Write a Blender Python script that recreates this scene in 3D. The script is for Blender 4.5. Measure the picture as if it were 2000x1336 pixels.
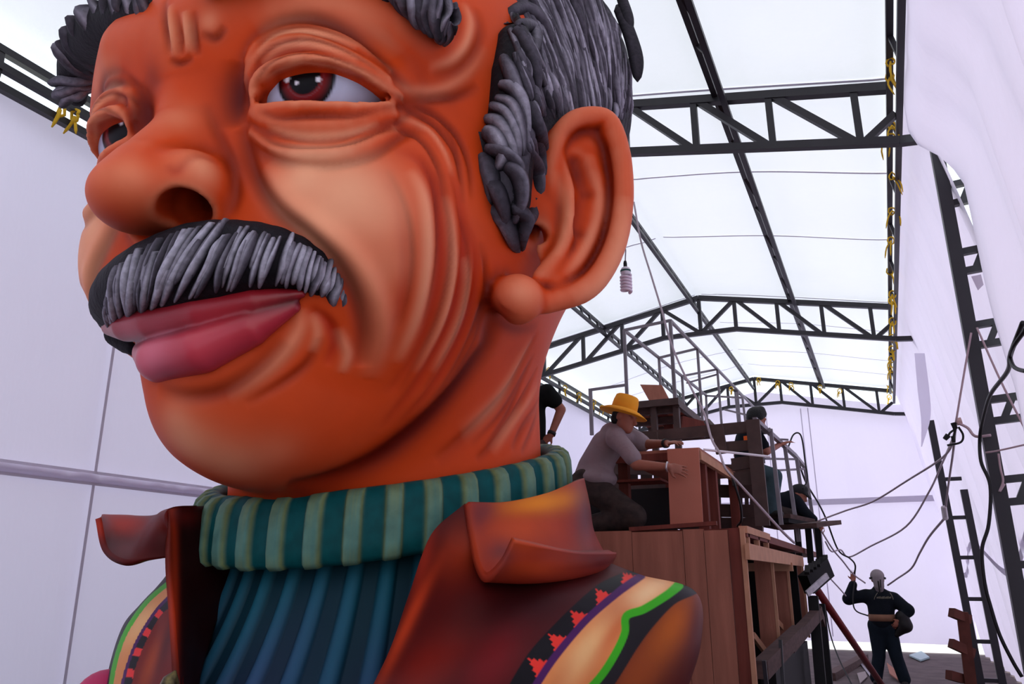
import bpy, bmesh, math, random
import numpy as np
from mathutils import Vector, Matrix
from mathutils.bvhtree import BVHTree
rnd = random.Random(7)
for o in list(bpy.data.objects): bpy.data.objects.remove(o)
SC = bpy.context.scene
COL = SC.collection
# ---------------------------------------------------------------- camera, sky, sun, exposure
FPX = 1526.0; PITCH = math.radians(16.8); YAW = math.radians(24.9); CAMZ = 1.6
cd = bpy.data.cameras.new('camera'); cam = bpy.data.objects.new('camera', cd); COL.objects.link(cam)
cd.sensor_width = 36.0; cd.lens = FPX * 36.0 / 2000.0; cd.clip_start = 0.05; cd.clip_end = 300
cam.location = (0, 0, CAMZ); cam.rotation_euler = (math.pi / 2 + PITCH, 0, YAW)
SC.camera = cam
w = bpy.data.worlds.new('world'); SC.world = w; w.use_nodes = True
bg = w.node_tree.nodes['Background']
bg.inputs[0].default_value = (0.80, 0.90, 1.0, 1); bg.inputs[1].default_value = 1.75
sd = bpy.data.lights.new('sun', 'SUN'); sd.energy = 3.6; sd.angle = math.radians(25); sd.color = (1.0, 0.95, 0.90)
sun = bpy.data.objects.new('sun', sd); COL.objects.link(sun); sun.location = (12, 26, 30)
sun.rotation_euler = Vector((-0.50, -0.48, -0.72)).to_track_quat('-Z', 'Y').to_euler()
SC.view_settings.view_transform = 'Standard'; SC.view_settings.look = 'None'
SC.view_settings.gamma = 1; SC.view_settings.use_curve_mapping = False
SC.view_settings.exposure = 0.0
SC.cycles.max_bounces = 7; SC.cycles.diffuse_bounces = 4; SC.cycles.transparent_max_bounces = 6
SC.cycles.sample_clamp_indirect = 6
# ---------------------------------------------------------------- photo survey: pixel rays of the 2000 x 1336 frame
_R = np.array([math.cos(YAW), math.sin(YAW), 0.0]); _H = np.array([-math.sin(YAW), math.cos(YAW), 0.0])
_Z = np.array([0, 0, 1.0]); _F = _H * math.cos(PITCH) + _Z * math.sin(PITCH); _U = -_H * math.sin(PITCH) + _Z * math.cos(PITCH)
_C = np.array([0, 0, CAMZ])
def ray(x, y): return _R * ((x - 1000) / FPX) + _U * ((668 - y) / FPX) + _F
def PX(x, y, X):
    d = ray(x, y); return _C + d * ((X - _C[0]) / d[0])
def PY(x, y, Y):
    d = ray(x, y); return _C + d * ((Y - _C[1]) / d[1])
def PZ(x, y, Z):
    d = ray(x, y); return _C + d * ((Z - _C[2]) / d[2])
def PD(x, y, dep): return _C + ray(x, y) * dep
def mpp(P): return float((np.asarray(P) - _C) @ _F) / FPX      # metres per pixel at a point
# ---------------------------------------------------------------- materials
def s2l(c):
    return tuple(((v / 255.0) / 12.92 if v <= 10 else (((v / 255.0) + 0.055) / 1.055) ** 2.4) for v in c)
MATS = {}
def mat(name, rgb, rough=0.6, spec=0.3, metal=0.0, var=0.0, vscale=6.0, bump=0.0, bscale=30.0, attr=None, stretch=(1, 1, 1), rgb2=None, coat=0.0):
    if name in MATS: return MATS[name]
    m = bpy.data.materials.new(name); m.use_nodes = True; nt = m.node_tree; b = nt.nodes['Principled BSDF']
    N = nt.nodes.new; L = nt.links.new
    b.inputs['Roughness'].default_value = rough; b.inputs['Metallic'].default_value = metal
    b.inputs['Specular IOR Level'].default_value = spec
    if coat: b.inputs['Coat Weight'].default_value = coat; b.inputs['Coat Roughness'].default_value = 0.15
    col = s2l(rgb) + (1,)
    b.inputs['Base Color'].default_value = col
    src = None
    if attr:
        a = N('ShaderNodeVertexColor'); a.layer_name = attr; src = a.outputs['Color']
    tc = N('ShaderNodeTexCoord'); mp = N('ShaderNodeMapping'); L(tc.outputs['Object'], mp.inputs[0]); mp.inputs['Scale'].default_value = stretch
    if var > 0 or rgb2:
        n = N('ShaderNodeTexNoise'); n.inputs['Scale'].default_value = vscale; n.inputs['Detail'].default_value = 5; L(mp.outputs[0], n.inputs['Vector'])
        r = N('ShaderNodeMapRange'); r.inputs[1].default_value = 0.3; r.inputs[2].default_value = 0.7; L(n.outputs['Fac'], r.inputs[0])
        mx = N('ShaderNodeMix'); mx.data_type = 'RGBA'
        if rgb2:
            mx.inputs[6].default_value = col; mx.inputs[7].default_value = s2l(rgb2) + (1,); L(r.outputs[0], mx.inputs[0])
        else:
            mx.blend_type = 'MULTIPLY'; mx.inputs[0].default_value = 1.0
            r.inputs[3].default_value = 1 - var; r.inputs[4].default_value = 1 + var * 0.35
            if src: L(src, mx.inputs[6])
            else: mx.inputs[6].default_value = col
            L(r.outputs[0], mx.inputs[7])
        src = mx.outputs[2]
    if src: L(src, b.inputs['Base Color'])
    if bump > 0:
        n2 = N('ShaderNodeTexNoise'); n2.inputs['Scale'].default_value = bscale; n2.inputs['Detail'].default_value = 4; L(mp.outputs[0], n2.inputs['Vector'])
        bp = N('ShaderNodeBump'); bp.inputs['Strength'].default_value = bump; bp.inputs['Distance'].default_value = 0.02
        L(n2.outputs['Fac'], bp.inputs['Height']); L(bp.outputs[0], b.inputs['Normal'])
    MATS[name] = m; return m
def cloth_mat(name, refl, trans, bump=0.25):
    m = bpy.data.materials.new(name); m.use_nodes = True; nt = m.node_tree; nt.nodes.remove(nt.nodes['Principled BSDF'])
    N = nt.nodes.new; L = nt.links.new; out = nt.nodes['Material Output']
    d = N('ShaderNodeBsdfDiffuse'); t = N('ShaderNodeBsdfTranslucent'); a = N('ShaderNodeAddShader')
    d.inputs[0].default_value = tuple(refl) + (1,)
    tc = N('ShaderNodeTexCoord'); n = N('ShaderNodeTexNoise'); n.inputs['Scale'].default_value = 0.7; n.inputs['Detail'].default_value = 6
    L(tc.outputs['Object'], n.inputs['Vector'])
    mr = N('ShaderNodeMapRange'); mr.inputs[3].default_value = 0.94; mr.inputs[4].default_value = 1.05; L(n.outputs['Fac'], mr.inputs[0])
    mx = N('ShaderNodeMix'); mx.data_type = 'RGBA'; mx.blend_type = 'MULTIPLY'; mx.inputs[0].default_value = 1
    mx.inputs[6].default_value = tuple(trans) + (1,); L(mr.outputs[0], mx.inputs[7]); L(mx.outputs[2], t.inputs[0])
    mp = N('ShaderNodeMapping'); mp.inputs['Scale'].default_value = (1.2, 1.2, 0.35); L(tc.outputs['Object'], mp.inputs[0])
    n2 = N('ShaderNodeTexNoise'); n2.inputs['Scale'].default_value = 2.2; n2.inputs['Detail'].default_value = 5; L(mp.outputs[0], n2.inputs['Vector'])
    bp = N('ShaderNodeBump'); bp.inputs['Strength'].default_value = bump; bp.inputs['Distance'].default_value = 0.12; L(n2.outputs['Fac'], bp.inputs['Height'])
    L(bp.outputs[0], d.inputs['Normal']); L(bp.outputs[0], t.inputs['Normal'])
    L(d.outputs[0], a.inputs[0]); L(t.outputs[0], a.inputs[1]); L(a.outputs[0], out.inputs[0])
    return m
# ---------------------------------------------------------------- object helpers
def tag(o, label=None, cat=None, group=None, kind=None):
    if label: o['label'] = label
    if cat: o['category'] = cat
    if group: o['group'] = group
    if kind: o['kind'] = kind
    return o
def mobj(name, V, Fc, m=None, parent=None, smooth=False):
    me = bpy.data.meshes.new(name); me.from_pydata([tuple(map(float, v)) for v in V], [], [tuple(f) for f in Fc]); me.update()
    o = bpy.data.objects.new(name, me); COL.objects.link(o)
    if m: me.materials.append(m)
    if smooth: me.polygons.foreach_set('use_smooth', [True] * len(me.polygons))
    put(o, parent); return o
def put(o, parent):
    if parent is not None:
        o.parent = parent
        b = Vector((0, 0, 0)); p = parent
        while p is not None: b += Vector(p.location); p = p.parent
        o.matrix_parent_inverse = Matrix.Translation(-b)
def empty(name, loc=(0, 0, 0)):
    o = bpy.data.objects.new(name, None); o.location = tuple(map(float, loc)); o.empty_display_size = 0.2; COL.objects.link(o); return o
def nrm(v):
    v = np.asarray(v, float); n = np.linalg.norm(v); return v / n if n > 1e-12 else v
def frame_for(d, up=(0, 0, 1)):
    d = nrm(d); u = np.asarray(up, float)
    if abs(d @ u) > 0.97: u = np.array([0, 1.0, 0])
    s = nrm(np.cross(d, u)); return d, s, nrm(np.cross(s, d))
class MB:
    def __init__(self): self.V = []; self.F = []
    def add(self, V, F):
        k = len(self.V); self.V += [tuple(map(float, v)) for v in V]; self.F += [tuple(i + k for i in f) for f in F]; return self
    def box(self, lo, hi):
        x0, y0, z0 = lo; x1, y1, z1 = hi
        return self.add([(x0, y0, z0), (x1, y0, z0), (x1, y1, z0), (x0, y1, z0), (x0, y0, z1), (x1, y0, z1), (x1, y1, z1), (x0, y1, z1)],
                        [(0, 3, 2, 1), (4, 5, 6, 7), (0, 1, 5, 4), (1, 2, 6, 5), (2, 3, 7, 6), (3, 0, 4, 7)])
    def beam(self, a, b, w, h=None, up=(0, 0, 1)):
        h = h or w; a = np.asarray(a, float); b = np.asarray(b, float); d, s, u = frame_for(b - a, up)
        V = [];
        for p in (a, b):
            for i, j in ((-1, -1), (1, -1), (1, 1), (-1, 1)): V.append(p + s * i * w / 2 + u * j * h / 2)
        return self.add(V, [(0, 3, 2, 1), (4, 5, 6, 7), (0, 1, 5, 4), (1, 2, 6, 5), (2, 3, 7, 6), (3, 0, 4, 7)])
    def slab(self, q, n, t):
        """four corner quad q given thickness t along n"""
        n = nrm(n) * t; V = [np.asarray(p, float) for p in q]; V = V + [p + n for p in V]
        return self.add(V, [(0, 3, 2, 1), (4, 5, 6, 7), (0, 1, 5, 4), (1, 2, 6, 5), (2, 3, 7, 6), (3, 0, 4, 7)])
    def tube(self, P, r, seg=8, caps=True):
        P = [np.asarray(p, float) for p in P]; n = len(P); rr = r if hasattr(r, '__len__') else [r] * n
        V = []; s0 = None
        for i, p in enumerate(P):
            d = nrm(P[min(i + 1, n - 1)] - P[max(i - 1, 0)])
            if s0 is None: _, s, u = frame_for(d)
            else:
                s = nrm(s0 - d * (s0 @ d)); u = np.cross(s, d)
            s0 = s
            for k in range(seg):
                a = 2 * math.pi * k / seg; V.append(p + (s * math.cos(a) + u * math.sin(a)) * rr[i])
        F = [(i * seg + k, i * seg + (k + 1) % seg, (i + 1) * seg + (k + 1) % seg, (i + 1) * seg + k) for i in range(n - 1) for k in range(seg)]
        if caps: F += [tuple(range(seg))[::-1], tuple((n - 1) * seg + k for k in range(seg))]
        return self.add(V, F)
    def lathe(self, prof, c=(0, 0, 0), seg=20, axis=None):
        d, s, u = frame_for(axis if axis is not None else (0, 0, 1)); V = []; c = np.asarray(c, float)
        for r, h in prof:
            for k in range(seg):
                a = 2 * math.pi * k / seg; V.append(c + d * h + (s * math.cos(a) + u * math.sin(a)) * max(r, 1e-4))
        n = len(prof)
        F = [(i * seg + k, i * seg + (k + 1) % seg, (i + 1) * seg + (k + 1) % seg, (i + 1) * seg + k) for i in range(n - 1) for k in range(seg)]
        F += [tuple(range(seg))[::-1], tuple((n - 1) * seg + k for k in range(seg))]
        return self.add(V, F)
    def build(self, name, m, parent=None, smooth=False): return mobj(name, self.V, self.F, m, parent, smooth)
def catmull(P, n=8):
    P = [np.asarray(p, float) for p in P]
    if len(P) < 3: return [P[0] + (P[-1] - P[0]) * t for t in np.linspace(0, 1, n + 1)]
    Q = [2 * P[0] - P[1]] + P + [2 * P[-1] - P[-2]]; out = []
    for i in range(1, len(Q) - 2):
        p0, p1, p2, p3 = Q[i - 1:i + 3]
        for k in range(n):
            t = k / n; out.append(0.5 * (2 * p1 + (p2 - p0) * t + (2 * p0 - 5 * p1 + 4 * p2 - p3) * t * t + (3 * p1 - p0 - 3 * p2 + p3) * t ** 3))
    out.append(P[-1]); return out
def gridsurf(G, flip=False):
    """grid of points -> verts, faces"""
    G = np.asarray(G, float); a, b = G.shape[:2]
    F = [(i * b + j, i * b + j + 1, (i + 1) * b + j + 1, (i + 1) * b + j) for i in range(a - 1) for j in range(b - 1)]
    if flip: F = [f[::-1] for f in F]
    return G.reshape(-1, 3), F
def refine(G, n, m):
    """control grid -> smooth catmull grid"""
    rows = [catmull(r, m) for r in G]; cols = [catmull([r[j] for r in rows], n) for j in range(len(rows[0]))]
    return np.array(cols).transpose(1, 0, 2)
def thick(o, t, off=0.0):
    md = o.modifiers.new('thick', 'SOLIDIFY'); md.thickness = t; md.offset = off; return o
# ================================================================= THE TENT
STEEL = mat('black painted steel', (34, 30, 36), rough=0.45, spec=0.4, var=0.2)
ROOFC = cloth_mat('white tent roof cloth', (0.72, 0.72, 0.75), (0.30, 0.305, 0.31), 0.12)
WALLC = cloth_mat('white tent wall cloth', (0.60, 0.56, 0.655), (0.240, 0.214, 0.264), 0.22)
SEAMC = cloth_mat('doubled seam cloth', (0.47, 0.43, 0.50), (0.10, 0.088, 0.11), 0.3)
YEL = mat('yellow cloth tie', (214, 170, 40), rough=0.8)
GROUND = mat('trodden grey brown ground', (98, 84, 84), rough=0.95, var=0.35, vscale=3.0, bump=0.6, bscale=9, rgb2=None)
XL, XR, XC = -6.05, 0.55, -2.60
FY = [-6.4, 0.35, 7.10, 13.80, 20.55]
ZE, ZEB, ZR = 5.92, 5.36, 6.56            # eave top chord, eave bottom chord, ridge
def zroof(x):
    return ZR - (ZR - ZE) * (abs(x - XC) / (XR - XC if x > XC else XC - XL))
# floor
n = 30
G = [[(-7 + 9.5 * i / n, -8 + 28.9 * j / n, 0.0) for i in range(n + 1)] for j in range(n + 1)]
V, Fc = gridsurf(G); fl = mobj('floor', V, Fc, GROUND, None, True); tag(fl, 'trodden grey brown earth floor of the tent', kind='structure')
V, Fc = gridsurf([[(x, y, -0.03) for x in (-40, -7, 2.4, 40)] for y in (-40, -8, 20.8, 90)]); og = mobj('floor_outside', V, Fc, mat('sunlit pale yard', (214, 214, 206), rough=0.9, var=0.1, vscale=1.5)); tag(og, 'bright yard outside the tent', kind='structure')
# roof cloth, sagging between frames
def roof_pt(x, y):
    k = [i for i in range(len(FY) - 1) if FY[i] <= y <= FY[i + 1]][0]; t = (y - FY[k]) / (FY[k + 1] - FY[k])
    s = abs(x - XC) / 3.2
    b = 0.10 * math.sin(math.pi * t) * math.sin(math.pi * min(1, s)) ** 2 + 0.03 * math.sin(t * 9.4 + x)
    return (x, y, zroof(x) + 0.085 + b * (0.6 if 0.1 < s < 0.95 else 0))
xs = np.linspace(XL - 0.25, XR + 0.12, 41); xs = np.sort(np.append(xs, XC)); ys = np.linspace(FY[0], FY[-1] + 0.0, 111)
V, Fc = gridsurf([[roof_pt(x, min(y, FY[-1] - 1e-6)) for x in xs] for y in ys])
o = mobj('ceiling', V, Fc, ROOFC, None, True); tag(o, 'white translucent cloth roof stretched over the black trusses', kind='structure')
# roof seams (hems between widths of cloth)
q = 0
for y in (9.0, 11.0, 13.78, 15.6, 17.8, 19.2, 7.06, 4.6, 2.4):
    for side in (0, 1):
        xx = np.linspace(XL + 0.02, XC - 0.06, 20) if side == 0 else np.linspace(XC + 0.06, XR + 0.02, 20)
        G = [[np.array(roof_pt(x, yy)) - (0, 0, 0.012) for x in xx] for yy in (y - 0.017, y + 0.017)]
        V, Fc = gridsurf(G); o = mobj('trim_%d' % (q + 1), V, Fc, SEAMC); tag(o, kind='structure'); q += 1
# ---- trusses across the tent
def frame_truss(Y, label):
    r = empty('roof_truss', (XR, Y, ZEB)); tag(r, label, 'roof truss', 'black gable trusses across the tent')
    c = 0.085
    for s in (1, -1):
        xe = XR if s > 0 else XL; half = abs(xe - XC)
        d = ZE - ZEB
        def top(t): return np.array([XC + s * half * t, Y, ZE + (ZR - ZE) * (1 - t)])
        def bot(t): return np.array([XC + s * half * t, Y, min(ZEB + (ZR - ZE) * (1 - t), ZEB + (ZR - ZE) * 0.80)])
        MB().beam(top(0), top(1.0 if s > 0 else 1.02), c).build('top_chord', STEEL, r)
        ext = top(1) * 0 + bot(1) + np.array([s * 0.42, 0, -0.04])
        m = MB(); m.beam(bot(0), bot(0.2), c * 0.9); m.beam(bot(0.2), bot(1), c * 0.9); m.beam(bot(1), ext, c * 0.9); m.build('bottom_chord', STEEL, r)
        ts = [0.0, 0.2, 0.43, 0.66, 0.9]
        for i, t in enumerate(ts):
            if s < 0 and t == 0: continue
            MB().beam(top(t), bot(t), c * 0.75).build('web_post', STEEL, r)
        MB().beam(top(0.2), bot(0.0), c * 0.75).build('web_brace', STEEL, r)
        for i in (1, 2, 3): MB().beam(top(ts[i] + 0.01), bot(ts[i + 1] - 0.01), c * 0.75).build('web_brace', STEEL, r)
        MB().beam(bot(0.91), bot(1.0) + (top(1) - bot(1)) * 0.5, c * 0.75).build('web_brace', STEEL, r)
    return r
frame_truss(FY[1], 'black gable truss above the camera end of the tent')
frame_truss(FY[2], 'nearest black gable truss, its deep beam right of the giant hair')
frame_truss(FY[3], 'middle black gable truss, behind the hanging light bulb')
frame_truss(FY[4], 'farthest black gable truss, in front of the end wall')
# ---- lattices along the tent
def lattice(name, pts, label, y0, y1, step, c, rungs='post', zig=False):
    """pts: two or three (x,z) chords"""
    r = empty(name, (pts[0][0], y0, pts[0][1])); tag(r, label, 'lattice beam', 'black lattice beams along the tent')
    for x, z in pts: MB().beam((x, y0, z), (x, y1, z), c).build('chord', STEEL, r)
    k = 0; y = y0 + step * 0.5
    while y < y1:
        m = MB()
        for i in range(len(pts) - 1):
            a = pts[i]; b = pts[i + 1]; dy = step * 0.42 if zig and k % 2 else 0
            m.beam((a[0], y, a[1]), (b[0], y + dy, b[1]), c * 0.7)
        m.build('rung', STEEL, r); k += 1; y += step
    return r
lattice('ridge_lattice', [(XC - 0.10, 6.50), (XC - 0.02, 6.28)], 'black ladder-like lattice beam running along the roof ridge', 0.35, 20.5, 0.44, 0.05)
lattice('purlin_lattice', [(-1.02, 6.27), (-0.93, 6.14)], 'black lattice purlin halfway down the right roof slope', 0.35, 20.5, 0.9, 0.055, zig=True)
lattice('purlin_lattice', [(-4.43, 6.22), (-4.40, 6.06)], 'black lattice purlin halfway down the left roof slope', 0.35, 20.5, 0.44, 0.05)
lattice('eave_lattice', [(XR - 0.02, 5.86), (XR + 0.03, 5.62)], 'black lattice eave beam with yellow ties along the right wall', 0.35, 20.5, 1.3, 0.055)
lattice('eave_lattice', [(XL, 5.72), (XL + 0.02, 5.56), (XL, 5.40)], 'black lattice eave beam with yellow ties along the left wall', 0.35, 20.5, 1.12, 0.065)
# ---- lattice columns
def column(Y, top, foot, gap, ztop, label, rung_z, double, z2=None):
    """two chords leaning outwards; top and foot are points of the inner chord"""
    d = (np.array(foot) - np.array(top)) / (foot[2] - top[2]); at = lambda z, o: np.array([top[0] + d[0] * (z - top[2]) + o, Y, z])
    r = empty('lattice_column', at(0, 0)); tag(r, label, 'column', 'black lattice columns of the right wall')
    MB().beam(at(0, 0), at(ztop, 0), 0.10).build('chord', STEEL, r)
    MB().beam(at(0, gap), at(z2 or ztop - 0.15, gap), 0.10).build('chord', STEEL, r)
    for z in rung_z:
        m = MB()
        if double:
            m.beam(at(z, 0), at(z + .02, gap), 0.055); m.beam(at(z - .17, 0), at(z - .15, gap), 0.055); m.beam(at(z - .16, .12), at(z, .2), 0.05)
        else: m.beam(at(z, 0), at(z, gap), 0.055)
        m.build('rung', STEEL, r)
    return r
ca = PY(1830, 297, 7.1); cb = PY(1986, 1150, 7.1)
column(FY[2], ca, cb, 0.30, ZEB, 'near black lattice column under the first truss, wires tied to it', [PY(1865, 362, 7.1)[2], PY(1890, 492, 7.1)[2], PY(1915, 635, 7.1)[2], PY(1935, 782, 7.1)[2], PY(1955, 938, 7.1)[2], PY(1985, 1104, 7.1)[2], 0.9, 0.2], True)
ca = PY(1817, 822, 13.8); cb = PY(1907, 1290, 13.8)
column(FY[3], ca, cb, 0.27, ca[2], 'farther slim black lattice column with plain rungs, under the torn cloth', [PY(1850, 936, 13.8)[2], PY(1868, 1011, 13.8)[2], PY(1880, 1089, 13.8)[2], PY(1900, 1170, 13.8)[2], PY(1915, 1253, 13.8)[2], 0.2], False, PY(1869, 957, 13.8)[2])
# ---- walls of cloth
def curtain(name, fn, nu, nv, m, kind='structure', label=None):
    G = [[fn(i / nu, j / nv) for i in range(nu + 1)] for j in range(nv + 1)]
    V, Fc = gridsurf(G); o = mobj(name, V, Fc, m, None, True); tag(o, label, kind=kind); return o
curtain('wall_left', lambda u, v: (XL - 0.12 + 0.05 * math.sin(u * 22) * (1 - v) ** 0.5 + 0.02 * math.sin(u * 70 + 3 * v), -6.4 + 27.0 * u, 5.52 * v), 160, 24, WALLC)
YE = 20.75
curtain('wall_end', lambda u, v: (XL - 0.2 + (XR + 1.2 - XL) * u, YE + 0.04 * math.sin(u * 40 + 2 * v) * (1 - v), 0.19 + (zroof(max(XL, min(XR, XL - 0.2 + (XR + 1.2 - XL) * u))) - 0.30 - 0.19) * v), 60, 24, WALLC)
curtain('wall_front', lambda u, v: (XL - 0.2 + (XR + 1.2 - XL) * u, -6.4, 6.0 * v), 8, 8, WALLC)
def rwall(u, v):            # right wall between the first and the last truss, outside the columns
    y = 6.95 + 13.8 * u; t = 1 - v
    x = XR + 0.09 + 1.08 * t ** 0.85 + (0.05 * math.sin(y * 7.0 + 2.5 * t) + 0.035 * math.sin(y * 13 - 5 * t)) * min(1, 4 * t) * (0.5 + t)
    return (x, y, 0.02 + 5.84 * v)
curtain('wall_right', rwall, 200, 30, WALLC)
# ================================================================= SCULPTING TOOLS (signed distance blocks + surface nets)
def ell(c, r, op='u', k=0.08, rot=None):
    return dict(t='e', c=np.array(c, np.float32), r=np.array(r, np.float32), op=op, k=k, rot=None if rot is None else np.array(rot, np.float32))
def cone(P, R, op='u', k=0.05):
    P = np.array(P, np.float32); R = np.array(R if hasattr(R, '__len__') else [R] * len(P), np.float32)
    return dict(t='c', P=P, R=R, op=op, k=k)
def prim_d(p, X):
    if p['t'] == 'e':
        q = X - p['c']
        if p['rot'] is not None: q = q @ p['rot'].T
        a = np.linalg.norm(q / p['r'], axis=-1); b = np.linalg.norm(q / (p['r'] ** 2), axis=-1)
        return a * (a - 1) / np.maximum(b, 1e-6)
    out = None
    for i in range(len(p['P']) - 1):
        a = p['P'][i]; ab = p['P'][i + 1] - a; L2 = float(ab @ ab) + 1e-9
        q = X - a; t = np.clip((q @ ab) / L2, 0, 1)
        d = np.linalg.norm(q - t[..., None] * ab, axis=-1) - (p['R'][i] + (p['R'][i + 1] - p['R'][i]) * t)
        out = d if out is None else np.minimum(out, d)
    return out
def bounds(p):
    if p['t'] == 'e':
        m = p['r'].max() if p['rot'] is not None else p['r']; return p['c'] - m, p['c'] + m
    m = p['R'].max(); return p['P'].min(0) - m, p['P'].max(0) + m
def combine(d, e, p):
    k = p['k']
    if p['op'] == 'u':
        h = np.maximum(k - np.abs(d - e), 0) / k; return np.minimum(d, e) - h * h * k * 0.25
    e = -e; h = np.maximum(k - np.abs(d - e), 0) / k; return np.maximum(d, e) + h * h * k * 0.25
def sdf(prims, X):
    X = np.asarray(X, np.float32); d = np.full(X.shape[:-1], 1e3, np.float32)
    for p in prims: d = combine(d, prim_d(p, X), p)
    return d
def trace(prims, x, y, start=1.2, maxd=9):
    d = nrm(ray(x, y)); t = start
    for _ in range(160):
        s = float(sdf(prims, (_C + d * t)[None])[0])
        if s < 0.002: return _C + d * t
        t += max(s * 0.7, 0.002)
        if t > maxd: break
    return None
def grad(prims, P, h=0.01):
    P = np.asarray(P); E = np.eye(3) * h
    X = np.concatenate([P + E, P - E]); s = sdf(prims, X); return nrm(s[:3] - s[3:])
def sculpt(prims, lo, hi, vox, B=8):
    lo = np.array(lo, np.float32); nb = np.ceil((np.array(hi) - lo) / (vox * B)).astype(int); N = nb * B
    ctr = np.stack(np.meshgrid(*[np.arange(n) for n in nb], indexing='ij'), -1).reshape(-1, 3)
    cp = lo + (ctr + 0.5) * B * vox - vox * 0.5
    cd_ = sdf(prims, cp.astype(np.float32)); half = B * vox * 0.87
    act = np.abs(cd_) < half * 1.7
    D = np.repeat(np.repeat(np.repeat(np.where(cd_ < 0, -1.0, 1.0).astype(np.float32).reshape(nb), B, 0), B, 1), B, 2)
    ai = ctr[act]; ac = cp[act]; off = np.stack(np.meshgrid(*[np.arange(B)] * 3, indexing='ij'), -1).reshape(-1, 3)
    pts = (lo + (ai[:, None, :] * B + off[None]) * vox).astype(np.float32)
    d = np.full(pts.shape[:2], 1e3, np.float32)
    for p in prims:
        l, h = bounds(p); g = half + p['k'] + 0.02
        if p['op'] == 'u': g += half * 1.7
        m = np.all((ac > l - g) & (ac < h + g), axis=1); ix = np.nonzero(m)[0]
        for s in range(0, len(ix), 800):
            j = ix[s:s + 800]; d[j] = combine(d[j], prim_d(p, pts[j]), p)
    Db = D.reshape(nb[0], B, nb[1], B, nb[2], B)
    Db[ai[:, 0], :, ai[:, 1], :, ai[:, 2], :] = d.reshape(-1, B, B, B)
    D = Db.reshape(N)
    return nets(D, lo, vox)
def nets(D, lo, vox):
    S = D < 0; n = np.array(D.shape) - 1
    cnt = np.zeros(n, np.int8)
    for dx in (0, 1):
        for dy in (0, 1):
            for dz in (0, 1): cnt += S[dx:dx + n[0], dy:dy + n[1], dz:dz + n[2]]
    C_ = np.argwhere((cnt > 0) & (cnt < 8)); idx = np.full(n, -1, np.int32); idx[tuple(C_.T)] = np.arange(len(C_))
    acc = np.zeros((len(C_), 3), np.float32); num = np.zeros(len(C_), np.float32)
    for ax in range(3):
        o = [a for a in range(3) if a != ax]
        for i in (0, 1):
            for j in (0, 1):
                a = C_.copy(); a[:, o[0]] += i; a[:, o[1]] += j; b = a.copy(); b[:, ax] += 1
                da = D[tuple(a.T)]; db = D[tuple(b.T)]; m = (da < 0) != (db < 0)
                t = da / np.where(m, da - db, 1); p = a.astype(np.float32); p[:, ax] += t
                p -= C_; acc[m] += p[m]; num[m] += 1
    V = lo + (C_ + acc / np.maximum(num, 1)[:, None]) * vox
    Q = []
    for ax in range(3):
        o = [(ax + 1) % 3, (ax + 2) % 3]
        sl0 = [slice(1, n[i]) for i in range(3)]; sl0[ax] = slice(0, n[ax]); sl1 = list(sl0); sl1[ax] = slice(1, n[ax] + 1)
        a = S[tuple(sl0)]; b = S[tuple(sl1)]
        E = np.argwhere(a != b); st = a[tuple(E.T)]
        E = E + np.array([s.start for s in sl0])
        def cell(i, j):
            c = E.copy(); c[:, o[0]] -= i; c[:, o[1]] -= j; return idx[tuple(c.T)]
        q = np.stack([cell(0, 0), cell(1, 0), cell(1, 1), cell(0, 1)], 1)
        q[~st] = q[~st][:, ::-1]; Q.append(q)
    Q = np.concatenate(Q); Q = Q[(Q >= 0).all(1)]
    return V.astype(np.float32), Q
def npmesh(name, V, Q, m=None, parent=None, smooth=True):
    me = bpy.data.meshes.new(name); nv, nq = len(V), len(Q)
    me.vertices.add(nv); me.vertices.foreach_set('co', np.ascontiguousarray(V, np.float32).ravel())
    k = Q.shape[1]
    me.loops.add(nq * k); me.loops.foreach_set('vertex_index', np.ascontiguousarray(Q, np.int32).ravel())
    me.polygons.add(nq); me.polygons.foreach_set('loop_start', np.arange(0, nq * k, k, dtype=np.int32))
    if smooth: me.polygons.foreach_set('use_smooth', np.ones(nq, bool))
    me.update(calc_edges=True); me.validate()
    o = bpy.data.objects.new(name, me); COL.objects.link(o)
    if m: me.materials.append(m)
    put(o, parent); return o
def vnormals(V, Q):
    n = np.cross(V[Q[:, 2]] - V[Q[:, 0]], V[Q[:, 3]] - V[Q[:, 1]]); N_ = np.zeros_like(V)
    for i in range(4):
        for a in range(3): N_[:, a] += np.bincount(Q[:, i], n[:, a], len(V))
    return N_ / np.maximum(np.linalg.norm(N_, axis=1, keepdims=True), 1e-9)
def relax(V, Q, it=1, lam=0.5):
    e = np.concatenate([Q[:, [0, 1]], Q[:, [1, 2]], Q[:, [2, 3]], Q[:, [3, 0]]])
    deg = np.bincount(e[:, 0], minlength=len(V)).astype(np.float32)
    for _ in range(it):
        A = np.stack([np.bincount(e[:, 0], V[e[:, 1], a], len(V)) for a in range(3)], 1) / np.maximum(deg, 1)[:, None]
        V = V + lam * (A - V)
    return V.astype(np.float32)
def setcol(o, C, name='paint'):
    a = o.data.color_attributes.new(name, 'FLOAT_COLOR', 'POINT')
    a.data.foreach_set('color', np.ascontiguousarray(np.concatenate([C, np.ones((len(C), 1))], 1), np.float32).ravel())
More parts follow.
